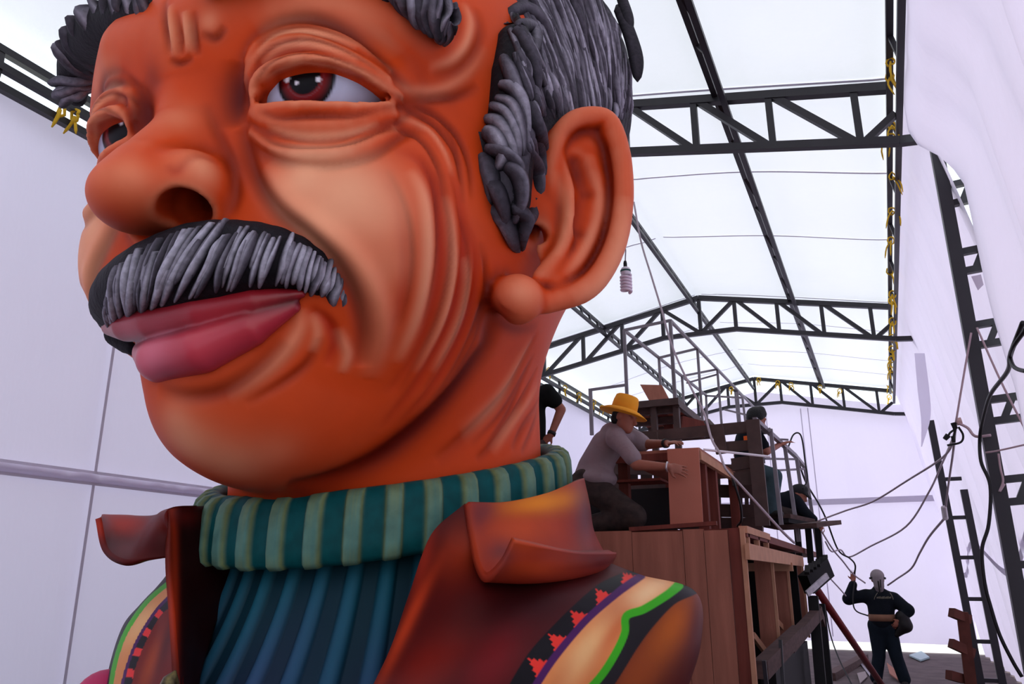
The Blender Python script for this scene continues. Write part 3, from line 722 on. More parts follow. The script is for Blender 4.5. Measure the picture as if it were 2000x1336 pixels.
# eyebrows
def brow(name, C, wid, Ys, nl, lean, off=0.05, hh=0.035, seed=1, label=None):
    r3 = random.Random(seed); pts = [(p if p is not None else None) for p in [PY(x, y, Y) if Y else hitmesh(BV, x, y, off) for (x, y), Y in zip(C, Ys)]]
    pts = [p for p in pts if p is not None]; P = catmull(pts, 6)
    W = np.interp(np.linspace(0, 1, len(P)), np.linspace(0, 1, len(wid)), wid)
    V, Q = sculpt([cone(P, [w * 0.78 for w in W], k=0.03)], np.min(P, 0) - 0.3, np.max(P, 0) + 0.3, 0.024); o = dark_mesh(name, V, Q)
    if label: o['label'] = label
    bv = BVHTree.FromPolygons(V.tolist(), Q.tolist()); L = Locks()
    for i in range(nl):
        t = (i + r3.uniform(-.3, .3)) / nl; k = int(max(0, min(len(P) - 2, t * (len(P) - 1)))); c = P[k]; w = W[k]
        d = nrm(P[k + 1] - P[k]); vw = nrm(_C - c); up = nrm(np.cross(d, vw)); up = up if up[2] > 0 else -up
        out = []; nn = []
        for s in np.linspace(-1.0, 1.0, 7):
            ang = s * 1.25; q = c + (up * -math.sin(ang) + vw * math.cos(ang)) * w * 0.86 + d * (lean * (s + 0.6) * w + r3.uniform(-.01, .01))
            out.append(q); nn.append(nrm(up * -math.sin(ang) + vw * math.cos(ang)))
        out[-1] = out[-1] + d * lean * w * 0.25 - up * w * 0.12
        L.lock(out, nn, r3.uniform(.6, 1.0) * w * 0.85, hh * r3.uniform(.8, 1.3), r3.uniform(.35, .9))
    L.build(name + '_locks')
brow('eyebrow', [(286, 18), (245, 34), (200, 58), (162, 100), (146, 150), (150, 190)], [.08, .14, .17, .16, .13, .08], [2.20, 2.30, 2.42, 2.58, 2.72, 2.82], 17, 0.7, hh=.055, seed=4, label='shaggy dark eyebrow on the far side')
brow('eyebrow', [(425, -18), (520, -62), (640, -72), (750, -30), (820, 22), (862, 62)], [.09, .13, .14, .12, .085, .04], [0] * 6, 24, 1.1, off=0.06, hh=.055, seed=5, label='shaggy dark eyebrow on the near side')
# hair of the head
HP = [ell((XS, 4.00, 4.15), (1.50, 1.66, 1.80), k=0.2), ell((XS, 4.45, 4.75), (1.49, 1.50, 1.45), k=0.2), ell((XS, 4.42, 5.10), (1.55, 1.60, 1.03), k=0.22), cone([S(x, y, .02, HE) for x, y in ((1000, 90), (1000, 160), (996, 230), (985, 310), (985, 390), (1006, 462))], [.10, .14, .145, .14, .12, .05], k=0.12)]
HP.append(cone(mir(HP[3]['P']), HP[3]['R'], k=0.12))
GV, GQ = sculpt(HP, (-4.6, 2.2, 2.6), (-1.0, 6.3, 6.4), 0.026)
hb = [S(x, y, 0, HE) for x, y in ((985, -20), (985, 60), (968, 170), (948, 240), (930, 330), (932, 400), (960, 465), (1005, 500))]
zz = np.array([p[2] for p in hb])[::-1]; yy = np.array([p[1] for p in hb])[::-1]; o_ = np.argsort(zz); zz = np.append(zz[o_], [5.4, 6.2]); yy = np.append(yy[o_], [2.85, 3.2])
keep = (GV[:, 1] > np.interp(GV[:, 2], zz, yy) - 0.02) & ((GV[:, 2] > 4.12) | (GV[:, 1] < 3.7)) & (GV[:, 2] > 2.85)
fk = keep[GQ].all(1); GQ2 = GQ[fk]; used = np.unique(GQ2); rem = np.full(len(GV), -1); rem[used] = np.arange(len(used)); GV2 = GV[used]; GQ2 = rem[GQ2]
gn = vnormals(GV2, GQ2); a_ = np.arctan2(GV2[:, 1] - 4.0, GV2[:, 0] - XS)
gr = np.sin(a_ * 60 + 3 * np.sin(GV2[:, 2] * 4)) * np.sin(a_ * 23 + GV2[:, 2] * 2)
GV2 = GV2 + gn * (0.012 * gr)[:, None]
hair = npmesh('hair', GV2, GQ2, HAIRM, bust); setcol(hair, HD + (HM - HD) * np.clip(0.3 + 0.35 * gr, 0, 1)[:, None]); hair['label'] = 'swept back carved dark grey hair'
bvH = BVHTree.FromPolygons(GV2.tolist(), GQ2.tolist()); Lh = Locks(); r4 = random.Random(11)
for k in range(280):
    x = r4.uniform(988, 1256); y = r4.uniform(-90, 225); f_ = (x - 985) / 245
    if y > 225 - 10 * f_: continue
    L_ = r4.uniform(90, 190); pts = []; cx, cy = x, y
    for s in range(7):
        pts.append((cx, cy)); sl = 0.62 - 0.50 * ((cx - 985) / 245) - 0.15 * (cy / 220.0); cx += L_ / 6 * sl + math.sin(s + k) * 1.0; cy += L_ / 6
        if cy > 240 and cx > 1062: break
        if cy > 330: break
    lay(Lh, bvH, pts, r4.uniform(12, 28), r4.uniform(.018, .034), r4.uniform(.3, 1.0), sink=0.3)
SB = sculpt(HP[3:4], (-2.4, 2.2, 2.4), (-0.9, 4.2, 4.9), 0.02); sbo = npmesh('sideburn', SB[0], SB[1], HAIRM, bust); setcol(sbo, np.tile(HD, (len(SB[0]), 1)))
bvS = BVHTree.FromPolygons(np.concatenate([SB[0], GV2]).tolist(), SB[1].tolist() + (GQ2 + len(SB[0])).tolist())
bvB = BVHTree.FromPolygons(np.concatenate([HV, GV2]).tolist(), HQ.tolist() + (GQ2 + len(HV)).tolist())
for pts, w_, b_ in (([(1003, 60), (1020, 80), (1040, 130), (1050, 190)], 20, .5), ([(990, 30), (1020, 20), (1050, 40), (1080, 90)], 22, .6), ([(1010, 52), (1032, 55), (1044, 75), (1040, 110)], 22, .8),
    ([(982, 110), (1000, 150), (1018, 210), (1030, 270)], 20, .8), ([(974, 165), (1005, 178), (1024, 225), (1030, 290)], 20, .95), ([(968, 192), (998, 205), (1014, 250), (1022, 305)], 18, .95),
    ([(960, 206), (990, 224), (1006, 270), (1012, 320)], 18, .9), ([(952, 232), (980, 246), (1000, 290), (1004, 335)], 20, 1.0), ([(946, 256), (972, 272), (984, 305), (972, 335)], 26, 1.0),
    ([(940, 300), (956, 330), (962, 370), (954, 415)], 24, .6), ([(985, 320), (1012, 345), (1018, 390), (1002, 440)], 22, .7), ([(1026, 290), (1044, 330), (1050, 370), (1044, 400)], 20, .6),
    ([(936, 350), (944, 400), (964, 435), (985, 450)], 22, .6), ([(962, 400), (985, 430), (1002, 465), (1010, 494)], 24, .7), ([(1000, 400), (1022, 425), (1020, 460), (1012, 490)], 20, .5),
    ([(1044, 380), (1034, 415), (1022, 440), (1016, 470)], 18, .4), ([(1036, 250), (1046, 300), (1058, 340), (1058, 390)], 18, .5), ([(1030, 200), (1044, 250), (1056, 290), (1060, 330)], 18, .5), ([(950, 290), (985, 300), (1010, 320), (1020, 345)], 20, .7),
    ([(955, 350), (975, 380), (985, 420), (980, 455)], 22, .5), ([(1046, 190), (1060, 225), (1068, 250), (1072, 275)], 16, .4)):
    lay(Lh, bvS, pts, w_ * 1.6, .05, b_ * .85, sink=0.0, n=6)
for k in range(26):
    x = r4.uniform(992, 1056); y = r4.uniform(-10, 130); L_ = r4.uniform(60, 110)
    lay(Lh, bvS, [(x + 0.30 * L_ * t + 4 * math.sin(3 * t + k), y + L_ * t) for t in (0, .2, .4, .6, .8, 1)], r4.uniform(12, 22), r4.uniform(.02, .035), r4.uniform(.3, .8), sink=0.2)
Lh.build('hair_locks')
fl_ = Locks()
b0 = np.array([surf(bvH, 1222, 55)[0], surf(bvH, 1226, 100)[0]]) if surf(bvH, 1222, 55) and surf(bvH, 1226, 100) else np.array([PY(1222, 55, 4.3), PY(1226, 100, 4.3)])
Yb = b0[:, 1].mean() + 0.05
fl_.lock([PY(1206, 10, Yb), PY(1228, 62, Yb), PY(1242, 112, Yb), PY(1245, 160, Yb)], nrm((0.5, -0.8, 0)), 0.11, 0.03, 0.2)
fl_.lock([PY(1205, -30, Yb), PY(1222, 20, Yb), PY(1232, 60, Yb)], nrm((0.5, -0.8, 0)), 0.09, 0.03, 0.2)
fl_.build('hair_flap')
# ---------------------------------------------------------------- ribbed turtleneck
RC = np.array([XS, 4.2]); RR = 1.135
def rpt(x, y, Y): return PY(x, y, Y)
A_ = np.array([rpt(1118, 876, 4.62), rpt(394, 966, 3.42), rpt(640, 962, 3.24)]); co = np.linalg.solve(np.c_[A_[:, :2], np.ones(3)], A_[:, 2])
def ztop(x, y): return co[0] * x + co[1] * y + co[2]
NR = 36; RIBM = mat('dry brushed teal ribs', (20, 100, 100), rough=0.6, spec=0.12, attr='paint', var=0.25, vscale=14)
def rib_wave(th, k=16.0, duty=0.42):
    u = (th * NR / (2 * math.pi)) % 1.0; d = np.abs(u - 0.5) / (duty / 2); return 1 / (1 + np.exp(k * (d - 1)))
TH = np.linspace(0, 2 * math.pi, NR * 24 + 1)[:-1]; RT, RD, RY = L3((68, 118, 114)), L3((4, 74, 76)), L3((140, 138, 62))
prof = [(0.97, -0.34), (0.955, -0.20), (0.95, -0.03), (0.965, 0.0), (1.0, 0.012), (1.04, 0.005), (1.07, -0.025), (1.085, -0.08), (1.09, -0.16), (1.09, -0.25), (1.08, -0.315), (1.05, -0.345), (0.97, -0.35)]
V = []; Cc = []; wv = rib_wave(TH); nz = np.array([rnd.uniform(0, 1) for _ in TH])
for i, (r, h) in enumerate(prof):
    out = 1.0 if r > 1.03 else (0.4 if r > 0.99 else 0.0)
    for j, th in enumerate(TH):
        rr = (r + 0.034 * out * (wv[j] - 0.5)) * RR / 1.09; x, y = RC[0] + rr * math.cos(th), RC[1] + rr * math.sin(th)
        V.append((x, y, ztop(x, y) + h * (0.98 if h > -0.1 else 1.0)))
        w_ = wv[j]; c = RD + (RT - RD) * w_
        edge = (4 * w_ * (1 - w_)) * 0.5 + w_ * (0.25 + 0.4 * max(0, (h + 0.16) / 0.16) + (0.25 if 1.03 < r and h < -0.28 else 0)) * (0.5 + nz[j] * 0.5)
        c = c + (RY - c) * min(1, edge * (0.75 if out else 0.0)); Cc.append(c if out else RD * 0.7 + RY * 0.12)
n_ = len(TH); F_ = [(i * n_ + j, i * n_ + (j + 1) % n_, (i + 1) * n_ + (j + 1) % n_, (i + 1) * n_ + j) for i in range(len(prof) - 1) for j in range(n_)]
V = np.array(V); o = npmesh('turtleneck_cuff', V, np.array(F_)[:, ::-1], RIBM, bust); setcol(o, np.array(Cc)); o['label'] = 'folded teal ribbed turtleneck cuff'
# shirt below it
SH = []; sC = []; nS = 40; th2 = np.linspace(math.pi * 0.86, math.pi * 2.1, 24 * 26 + 1)
for i in range(nS + 1):
    s = i / nS; z = 2.0 - 1.7 * s; k = s ** 1.3; e = s * s * (3 - 2 * s)
    for th in th2:
        rx = 0.93 + 0.30 * e; ry = 0.93 + 0.75 * min(1, s * 1.25) ** 1.5 ; tw = th - 0.0 * e
        u = (tw * NR / (2 * math.pi)) % 1.0; rb = max(0.0, 1 - ((u - 0.5) / 0.27) ** 2); rb = rb ** 0.6
        rr = 0.05 * (rb - 0.5) * (0.6 + 0.4 * s)
        x = RC[0] + (rx + rr) * math.cos(th); y = RC[1] + (ry + rr) * math.sin(th)
        SH.append((x, y, z + (co[1] * (y - RC[1]) * (1 - s))))
        c = L3((16, 84, 96)) * (1 - k) + L3((56, 50, 112)) * k if True else 0
        q = 0.30 + 0.70 * rb; ph = 0.5 + 0.5 * math.sin(th * 9 + s * 6)
        sC.append((c * (1 - 0.35 * ph * s) + L3((92, 44, 130)) * 0.35 * ph * s) * q)
w_ = len(th2); F_ = [(i * w_ + j, (i + 1) * w_ + j, (i + 1) * w_ + j + 1, i * w_ + j + 1) for i in range(nS) for j in range(w_ - 1)]
SHM = mat('airbrushed blue ribbed shirt', (30, 80, 110), rough=0.55, spec=0.12, attr='paint'); o = npmesh('shirt', np.array(SH), np.array(F_), SHM, bust); setcol(o, np.array(sC)); o['label'] = 'blue and violet ribbed shirt front'
# ---------------------------------------------------------------- jacket sheets
JM = mat('airbrushed jacket paint and shade', (120, 30, 20), rough=0.5, spec=0.13, attr='paint', var=0.08, vscale=5)
def proj(P):
    v = np.asarray(P) - _C; z = v @ _F; return np.stack([1000 + FPX * (v @ _R) / z, 668 - FPX * (v @ _U) / z], -1)
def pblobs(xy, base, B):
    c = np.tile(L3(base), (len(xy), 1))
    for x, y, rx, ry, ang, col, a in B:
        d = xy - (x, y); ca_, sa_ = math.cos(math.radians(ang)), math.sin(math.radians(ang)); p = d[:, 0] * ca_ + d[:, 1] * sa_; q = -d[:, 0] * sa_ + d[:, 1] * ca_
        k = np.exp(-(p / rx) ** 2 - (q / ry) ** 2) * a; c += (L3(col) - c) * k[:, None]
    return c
def pdist(xy, P):
    P = np.array(P, float); D = np.full(len(xy), 1e9); sg = np.zeros(len(xy)); ar = np.zeros(len(xy)); acc = 0
    for i in range(len(P) - 1):
        a = P[i]; ab = P[i + 1] - a; L = np.hypot(*ab); q = xy - a; t = np.clip(q @ ab / L ** 2, 0, 1)
        d = np.hypot(*(q - t[:, None] * ab).T); g = d < D; D[g] = d[g]; sg[g] = np.sign(ab[0] * q[:, 1] - ab[1] * q[:, 0])[g]; ar[g] = acc + t[g] * L; acc += L
    return D, sg, ar
def sheet(name, rows, nu, nv, paint, t=0.02, label=None, par=None):
    G = refine([[PY(*p) for p in r] for r in rows], nv, nu); V, F_ = gridsurf(G); o = npmesh(name, V, np.array(F_), JM, par or bust)
    setcol(o, paint(proj(V), V)); thick(o, t, 0.0)
    if label: o['label'] = label
    return o
# near front panel and shoulder
E_purple = catmull([(1252, 1133), (1200, 1165), (1140, 1213), (1090, 1270), (1050, 1322), (1010, 1385), (960, 1480)], 6)
E_inner = catmull([(1212, 1128), (1160, 1152), (1100, 1200), (1048, 1255), (1010, 1305), (965, 1375), (900, 1480)], 6)
E_green = catmull([(1324, 1150), (1290, 1172), (1250, 1195), (1216, 1208), (1212, 1240), (1192, 1280), (1160, 1325), (1110, 1375), (1040, 1460)], 6)
E_black = catmull([(1346, 1168), (1310, 1185), (1270, 1225), (1235, 1270), (1195, 1330), (1150, 1390), (1100, 1480)], 6)
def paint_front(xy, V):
    c = pblobs(xy, (70, 12, 12), [(905, 1080, 60, 40, 120, (160, 50, 20), .7), (830, 1100, 14, 90, 10, (150, 40, 20), .6), (800, 1230, 12, 120, 25, (190, 60, 25), .7), (880, 1280, 30, 90, 40, (110, 20, 14), .6), (1000, 1190, 110, 45, -25, (34, 6, 8), .85), (960, 1300, 40, 80, 35, (130, 20, 26), .5), (820, 1330, 40, 90, 30, (120, 24, 14), .6), (1190, 1110, 60, 20, 10, (92, 50, 44), .6)])  # near-black blob below the collar is the collar's shadow, put into the paint
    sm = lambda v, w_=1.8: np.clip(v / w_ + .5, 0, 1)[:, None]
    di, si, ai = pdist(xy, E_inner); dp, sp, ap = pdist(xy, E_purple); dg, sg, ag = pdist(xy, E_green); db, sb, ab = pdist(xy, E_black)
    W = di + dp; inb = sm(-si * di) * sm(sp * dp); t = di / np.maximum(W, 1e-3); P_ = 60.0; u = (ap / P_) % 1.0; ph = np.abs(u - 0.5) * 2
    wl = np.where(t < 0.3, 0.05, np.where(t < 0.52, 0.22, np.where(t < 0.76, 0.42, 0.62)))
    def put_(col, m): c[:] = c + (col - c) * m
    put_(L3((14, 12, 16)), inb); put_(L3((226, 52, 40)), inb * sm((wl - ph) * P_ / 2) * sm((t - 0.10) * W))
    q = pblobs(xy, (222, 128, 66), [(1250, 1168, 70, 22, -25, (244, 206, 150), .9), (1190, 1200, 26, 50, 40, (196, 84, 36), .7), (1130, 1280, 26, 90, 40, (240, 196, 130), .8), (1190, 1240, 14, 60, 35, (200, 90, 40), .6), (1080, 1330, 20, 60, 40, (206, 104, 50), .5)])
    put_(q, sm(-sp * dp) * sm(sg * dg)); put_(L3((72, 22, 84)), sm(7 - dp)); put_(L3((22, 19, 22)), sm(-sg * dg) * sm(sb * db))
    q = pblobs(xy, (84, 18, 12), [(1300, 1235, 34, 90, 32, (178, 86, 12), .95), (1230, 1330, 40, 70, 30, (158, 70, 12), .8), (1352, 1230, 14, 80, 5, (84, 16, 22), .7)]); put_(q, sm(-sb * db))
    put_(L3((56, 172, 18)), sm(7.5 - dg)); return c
rows = [
 [(908, 986, 3.34), (955, 1075, 3.36), (1040, 1085, 3.55), (1120, 1082, 3.85), (1178, 1104, 4.2), (1182, 1106, 4.6)],
 [(842, 1050, 3.24), (935, 1112, 3.28), (1040, 1112, 3.50), (1140, 1108, 3.85), (1250, 1132, 4.30), (1262, 1138, 4.8)],
 [(802, 1170, 3.02), (905, 1165, 3.05), (1050, 1165, 3.28), (1190, 1158, 3.75), (1340, 1160, 4.35), (1350, 1168, 4.9)],
 [(768, 1270, 2.80), (875, 1262, 2.84), (1030, 1250, 3.10), (1195, 1240, 3.60), (1350, 1245, 4.25), (1354, 1250, 4.9)],
 [(730, 1350, 2.65), (850, 1345, 2.70), (1010, 1345, 2.95), (1170, 1345, 3.45), (1322, 1345, 4.15), (1326, 1345, 4.8)],
 [(650, 1500, 2.55), (790, 1500, 2.60), (960, 1500, 2.85), (1120, 1500, 3.35), (1262, 1500, 4.05), (1266, 1500, 4.7)]]
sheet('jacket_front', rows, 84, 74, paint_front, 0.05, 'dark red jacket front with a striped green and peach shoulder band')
# near collar
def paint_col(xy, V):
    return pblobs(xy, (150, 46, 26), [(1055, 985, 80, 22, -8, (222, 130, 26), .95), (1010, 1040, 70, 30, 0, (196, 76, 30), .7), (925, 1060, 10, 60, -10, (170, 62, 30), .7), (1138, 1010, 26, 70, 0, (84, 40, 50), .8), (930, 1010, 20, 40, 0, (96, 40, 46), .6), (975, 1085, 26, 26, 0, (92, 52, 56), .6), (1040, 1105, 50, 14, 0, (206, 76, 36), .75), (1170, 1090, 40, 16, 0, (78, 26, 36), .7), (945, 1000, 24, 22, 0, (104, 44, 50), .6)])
rows = [[(910, 984, 3.30), (918, 1040, 3.26), (930, 1100, 3.16), (948, 1128, 3.06), (978, 1102, 2.98), (1003, 1054, 2.96)],
        [(985, 984, 3.52), (992, 1035, 3.46), (1010, 1100, 3.34), (1030, 1131, 3.20), (1046, 1104, 3.10), (1060, 1066, 3.08)],
        [(1065, 966, 3.82), (1075, 1015, 3.76), (1085, 1085, 3.64), (1105, 1124, 3.52), (1118, 1104, 3.44), (1128, 1078, 3.44)],
        [(1122, 940, 4.20), (1135, 990, 4.16), (1142, 1050, 4.06), (1165, 1108, 3.92), (1180, 1095, 3.86), (1190, 1078, 3.88)],
        [(1135, 935, 4.75), (1146, 985, 4.72), (1155, 1040, 4.62), (1184, 1095, 4.42), (1196, 1086, 4.36), (1197, 1078, 4.40)]]
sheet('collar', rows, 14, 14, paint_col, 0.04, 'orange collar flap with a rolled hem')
# fold that joins collar and lapel edge
# far lapel, collar and shoulder
def paint_lap(xy, V): return pblobs(xy, (34, 5, 7), [(336, 1150, 8, 200, 0, (170, 50, 22), .9), (360, 1010, 40, 16, -8, (92, 20, 16), .7)])  # near-black base has the shade of the far side in its colour
rows = [[(329, 999, 2.98), (352, 990, 3.02), (376, 990, 3.10), (400, 990, 3.25)], [(328, 1100, 2.92), (358, 1100, 3.05), (400, 1105, 3.2), (448, 1110, 3.4)],
        [(335, 1200, 2.82), (360, 1205, 2.92), (385, 1215, 3.05), (415, 1225, 3.2)], [(345, 1345, 2.68), (358, 1345, 2.76), (370, 1345, 2.86), (382, 1345, 2.95)], [(352, 1480, 2.6), (364, 1480, 2.66), (376, 1480, 2.76), (388, 1480, 2.86)]]
sheet('lapel', rows, 10, 14, paint_lap, 0.03, 'lapel on the far side with its shade painted in')
def paint_cl(xy, V): return pblobs(xy, (80, 14, 12), [(230, 1025, 60, 26, 0, (190, 52, 28), .9), (240, 1075, 26, 18, 0, (110, 50, 46), .6), (310, 1060, 26, 40, 20, (64, 8, 10), .8), (330, 1000, 30, 12, 0, (112, 22, 16), .6)])  # right part of the flap darkened in the colour as its shadow
rows = [[(338, 1088, 3.00), (290, 1094, 2.92), (242, 1099, 2.86), (206, 1074, 2.88), (192, 1012, 2.95)],
        [(334, 1040, 2.98), (305, 1036, 2.95), (268, 1066, 3.02), (224, 1052, 3.06), (195, 1011, 3.05)],
        [(332, 999, 3.00), (314, 1006, 3.10), (292, 1020, 3.25), (246, 1014, 3.3), (198, 1010, 3.25)],
        [(392, 992, 3.30), (340, 996, 3.30), (300, 1011, 3.45), (250, 1011, 3.5), (202, 1009, 3.45)]]
sheet('collar', rows, 12, 12, paint_cl, 0.03, 'dark red collar flap curling up on the far side')
G1 = catmull([(340, 1136), (290, 1180), (252, 1235), (232, 1290), (222, 1345), (215, 1420)], 5); G2 = catmull([(345, 1158), (310, 1195), (275, 1250), (255, 1300), (244, 1345), (236, 1420)], 5); G3 = catmull([(345, 1182), (318, 1206), (290, 1256), (270, 1306), (262, 1345), (250, 1420)], 5)
def paint_sl(xy, V):
    c = pblobs(xy, (112, 26, 16), [(300, 1300, 12, 60, 20, (170, 70, 24), .7), (330, 1260, 10, 60, 15, (70, 14, 16), .7)])
    d1, s1, a1 = pdist(xy, G1); d2, s2, a2 = pdist(xy, G2); d3, s3, a3 = pdist(xy, G3)
    m = (s1 < 0) & (s2 > 0); c[m] = pblobs(xy, (222, 140, 80), [(280, 1220, 20, 50, 35, (240, 190, 130), .7)])[m]
    m = (s2 < 0) & (s3 > 0); ph = (a2 / 44.0) % 1; c[m] = L3((18, 14, 18)); c[m & (ph < 0.38)] = L3((226, 52, 50)); c[d2 < 3] = L3((72, 22, 84))
    c[s1 > 0] = L3((24, 20, 24)); c[d1 < 4.5] = L3((70, 176, 26)); return c
rows = [[(345, 1118, 3.05), (335, 1122, 3.15), (328, 1128, 3.3), (326, 1134, 3.5)], [(345, 1200, 2.92), (320, 1196, 3.0), (285, 1186, 3.15), (277, 1184, 3.5)], [(348, 1260, 2.82), (312, 1258, 2.92), (250, 1238, 3.1), (240, 1234, 3.5)],
        [(352, 1345, 2.70), (300, 1345, 2.80), (224, 1345, 3.0), (210, 1345, 3.5)], [(356, 1480, 2.6), (300, 1480, 2.7), (216, 1480, 2.9), (200, 1480, 3.5)]]
sheet('jacket_sleeve', rows, 48, 40, paint_sl, 0.03, 'striped shoulder of the jacket on the far side')
PINK = mat('magenta paint', (190, 44, 92), rough=0.5)
q = PY(205, 1372, 3.3); m = MB().lathe([(0.17 * math.sin(a), -0.17 * math.cos(a)) for a in np.linspace(0.05, 3.09, 14)], q, 24); m.build('shoulder_pad', PINK, bust, True)['label'] = 'magenta lump at the shoulder foot'
GOLD = mat('dry brushed gold', (120, 104, 58), rough=0.4, metal=0.3, rgb2=(40, 34, 26), vscale=30)
q = PY(330, 1350, 2.55); MB().tube([q, PY(334, 1325, 2.55), PY(343, 1310, 2.55)], [0.05, 0.03, 0.004], 9).build('brooch_tip', GOLD, bust, True)
MB().lathe([(0.86, 0.0), (0.86, 1.2), (0.80, 1.75), (0.80, 2.0)], (XS, 4.2, 0.0), 28).build('core', mat('raw foam core', (150, 120, 84), rough=0.9), bust)
# ================================================================= THE FLOAT UNDER CONSTRUCTION BEHIND THE BUST
PLY = mat('raw plywood', (158, 100, 82), rough=0.7, spec=0.2, var=0.22, vscale=3.0, stretch=(6, 6, 0.5), bump=0.1)
PLY2 = mat('reddish plywood', (112, 54, 44), rough=0.7, spec=0.2, var=0.3, vscale=3.0, stretch=(6, 6, 0.5))
EDGE = mat('pale sawn wood and lit edge', (186, 136, 108), rough=0.75, spec=0.2, var=0.15, vscale=9)
BOARD = mat('smooth hardboard', (176, 108, 88), rough=0.6, spec=0.2, var=0.08, vscale=4)
RUST = mat('brown primed steel', (74, 54, 50), rough=0.6, spec=0.3, var=0.3, vscale=8)
PIPE = mat('grey steel pipe', (128, 120, 126), rough=0.45, metal=0.5, spec=0.4, var=0.2)
OLDW = mat('weathered wood', (84, 62, 58), rough=0.85, var=0.35, vscale=5, stretch=(2, 2, 6))
BLACK = mat('black paint and shade backing', (16, 13, 15), rough=0.7)
def pb(m, a, b, Ya, Yb, w, h=None, up=(0, 0, 1)): return m.beam(PY(a[0], a[1], Ya), PY(b[0], b[1], Yb), w, h, up)
YB = 5.9; cF = PY(1450, 1031, YB); XB = cF[0]; ZD = cF[2]
fp = empty('float_platform', (XB - 1.8, YB, 0)); tag(fp, 'plywood clad float platform with open ribs on its right side', 'float platform')
MB().box((XB - 3.9, YB + 0.04, ZD - 0.06), (XB + 0.02, YB + 6.5, ZD)).build('deck', PLY2, fp)
xs_ = [-4.75, PY(1060, 1100, YB)[0], PY(1150, 1100, YB)[0], PY(1236, 1100, YB)[0], PY(1337, 1100, YB)[0], PY(1382, 1150, YB)[0], PY(1430, 1150, YB)[0], XB - 0.005]
for i in range(len(xs_) - 1):
    MB().box((xs_[i] + 0.002, YB - 0.002 * (i % 3), 0.05), (xs_[i + 1] - 0.002, YB + 0.02, ZD - 0.012 * (i % 2))).build('panel', PLY if i not in (4, 6) else PLY2 if i == 6 else PLY, fp)
pb(MB(), (1230, 1034), (1400, 1022), YB + 0.02, YB + 0.05, 0.05, 0.03).build('edge_strip', PLY2, fp)
MB().box((XB - 0.02, YB - 0.01, 0.05), (XB + 0.012, YB + 0.03, ZD)).build('corner_post', EDGE, fp)
def yat(x, y, X=XB): return PX(x, y, X)[1]
ribs = [yat(1512, 1150), yat(1542, 1150), yat(1571, 1150)]
for i, y in enumerate(ribs):
    z0 = PY(1512, 1240, ribs[0])[2] if i == 0 else 0.95 + 0.1 * i
    MB().box((XB - 0.15, y, z0 - 0.15), (XB - 0.012, y + 0.018, ZD - 0.16)).build('rib', PLY, fp)
    MB().box((XB - 0.012, y - 0.004, z0 - 0.2), (XB + 0.012, y + 0.022, ZD - 0.12)).build('rib_lit_edge', EDGE, fp)  # paler strip puts the light on the rib's edge into the colour
    pb(MB(), (1470 + 30 * i, 1240 - 45 * i), (1500 + 32 * i, 1280 - 50 * i), ribs[i] - 0.25, ribs[i] + 0.05, 0.03, 0.05).build('brace', EDGE, fp)
ya, yb = yat(1458, 1060, XB + 0.03), yat(1563, 1060, XB + 0.03)
MB().box((XB + 0.015, ya, ZD - 0.22), (XB + 0.045, yb, ZD - 0.11)).build('fascia', EDGE, fp)
MB().box((XB - 0.03, YB + 0.02, ZD - 0.035), (XB + 0.03, YB + 1.25, ZD + 0.015)).build('top_rail', EDGE, fp)
for y in (YB + 0.12, YB + 0.62, YB + 1.15): MB().box((XB - 0.02, y, ZD - 0.13), (XB + 0.02, y + 0.05, ZD - 0.035)).build('spacer', EDGE, fp)
MB().box((XB - 0.4, ribs[1] - 0.1, ZD - 0.28), (XB + 0.06, ribs[1] - 0.05, ZD - 0.2)).build('cross_batten', EDGE, fp)
MB().beam(PX(1486, 1309, XB + 0.02), PX(1560, 1235, XB + 0.12), 0.10, 0.12).build('waling', OLDW, fp)
MB().beam(PX(1540, 1262, XB + 0.06), PX(1598, 1196, XB + 0.18), 0.09, 0.11).build('waling', OLDW, fp)
MB().beam(PX(1596, 1192, XB + 0.18), PX(1604, 1215, XB + 0.18), 0.08, 0.1).build('block', OLDW, fp)
for x, y0, y1 in ((1492, 1290, 1345), (1524, 1250, 1345)): MB().beam(PX(x, y0, XB + 0.1), PX(x + 6, y1, XB + 0.1), 0.025).build('threaded_rod', STEEL, fp)
MB().box((XB - 0.10, YB + 0.9, 0.0), (XB + 0.02, YB + 3.6, 0.95)).build('skirt', BLACK, fp)
MB().box((XB - 0.62, YB + 0.1, 0.0), (XB - 0.58, YB + 3.6, ZD - .07)).build('shade_backing', BLACK, fp); MB().box((XB - 0.6, YB + 3.56, 0.0), (XB - 0.01, YB + 3.6, ZD - .07)).build('shade_end', BLACK, fp)  # black sheets added inside, standing in for the shade between the ribs
for x, y0 in ((1588, 1165), (1602, 1180)): MB().beam(PX(x, y0, XB + 0.16), PX(x + 16, 1345, XB + 0.16), 0.10).build('post', BLACK, fp)
MB().beam(PX(1574, 1142, XB + 0.1), PX(1614, 1108, XB + 0.3), 0.12, 0.20).build('tread_box', BLACK, fp)
MB().beam(PX(1576, 1160, XB + 0.12), PX(1616, 1124, XB + 0.32), 0.02, 0.06).build('tread_edge', mat('worn white paint', (190, 184, 190), rough=0.8, var=0.3, vscale=20), fp)
for k in range(6): MB().beam(PX(1576 + 7 * k, 1120 - 5 * k, XB + 0.14 + 0.03 * k), PX(1577 + 7 * k, 1106 - 4 * k, XB + 0.14 + 0.03 * k), 0.05, 0.03).build('slat', BLACK, fp)
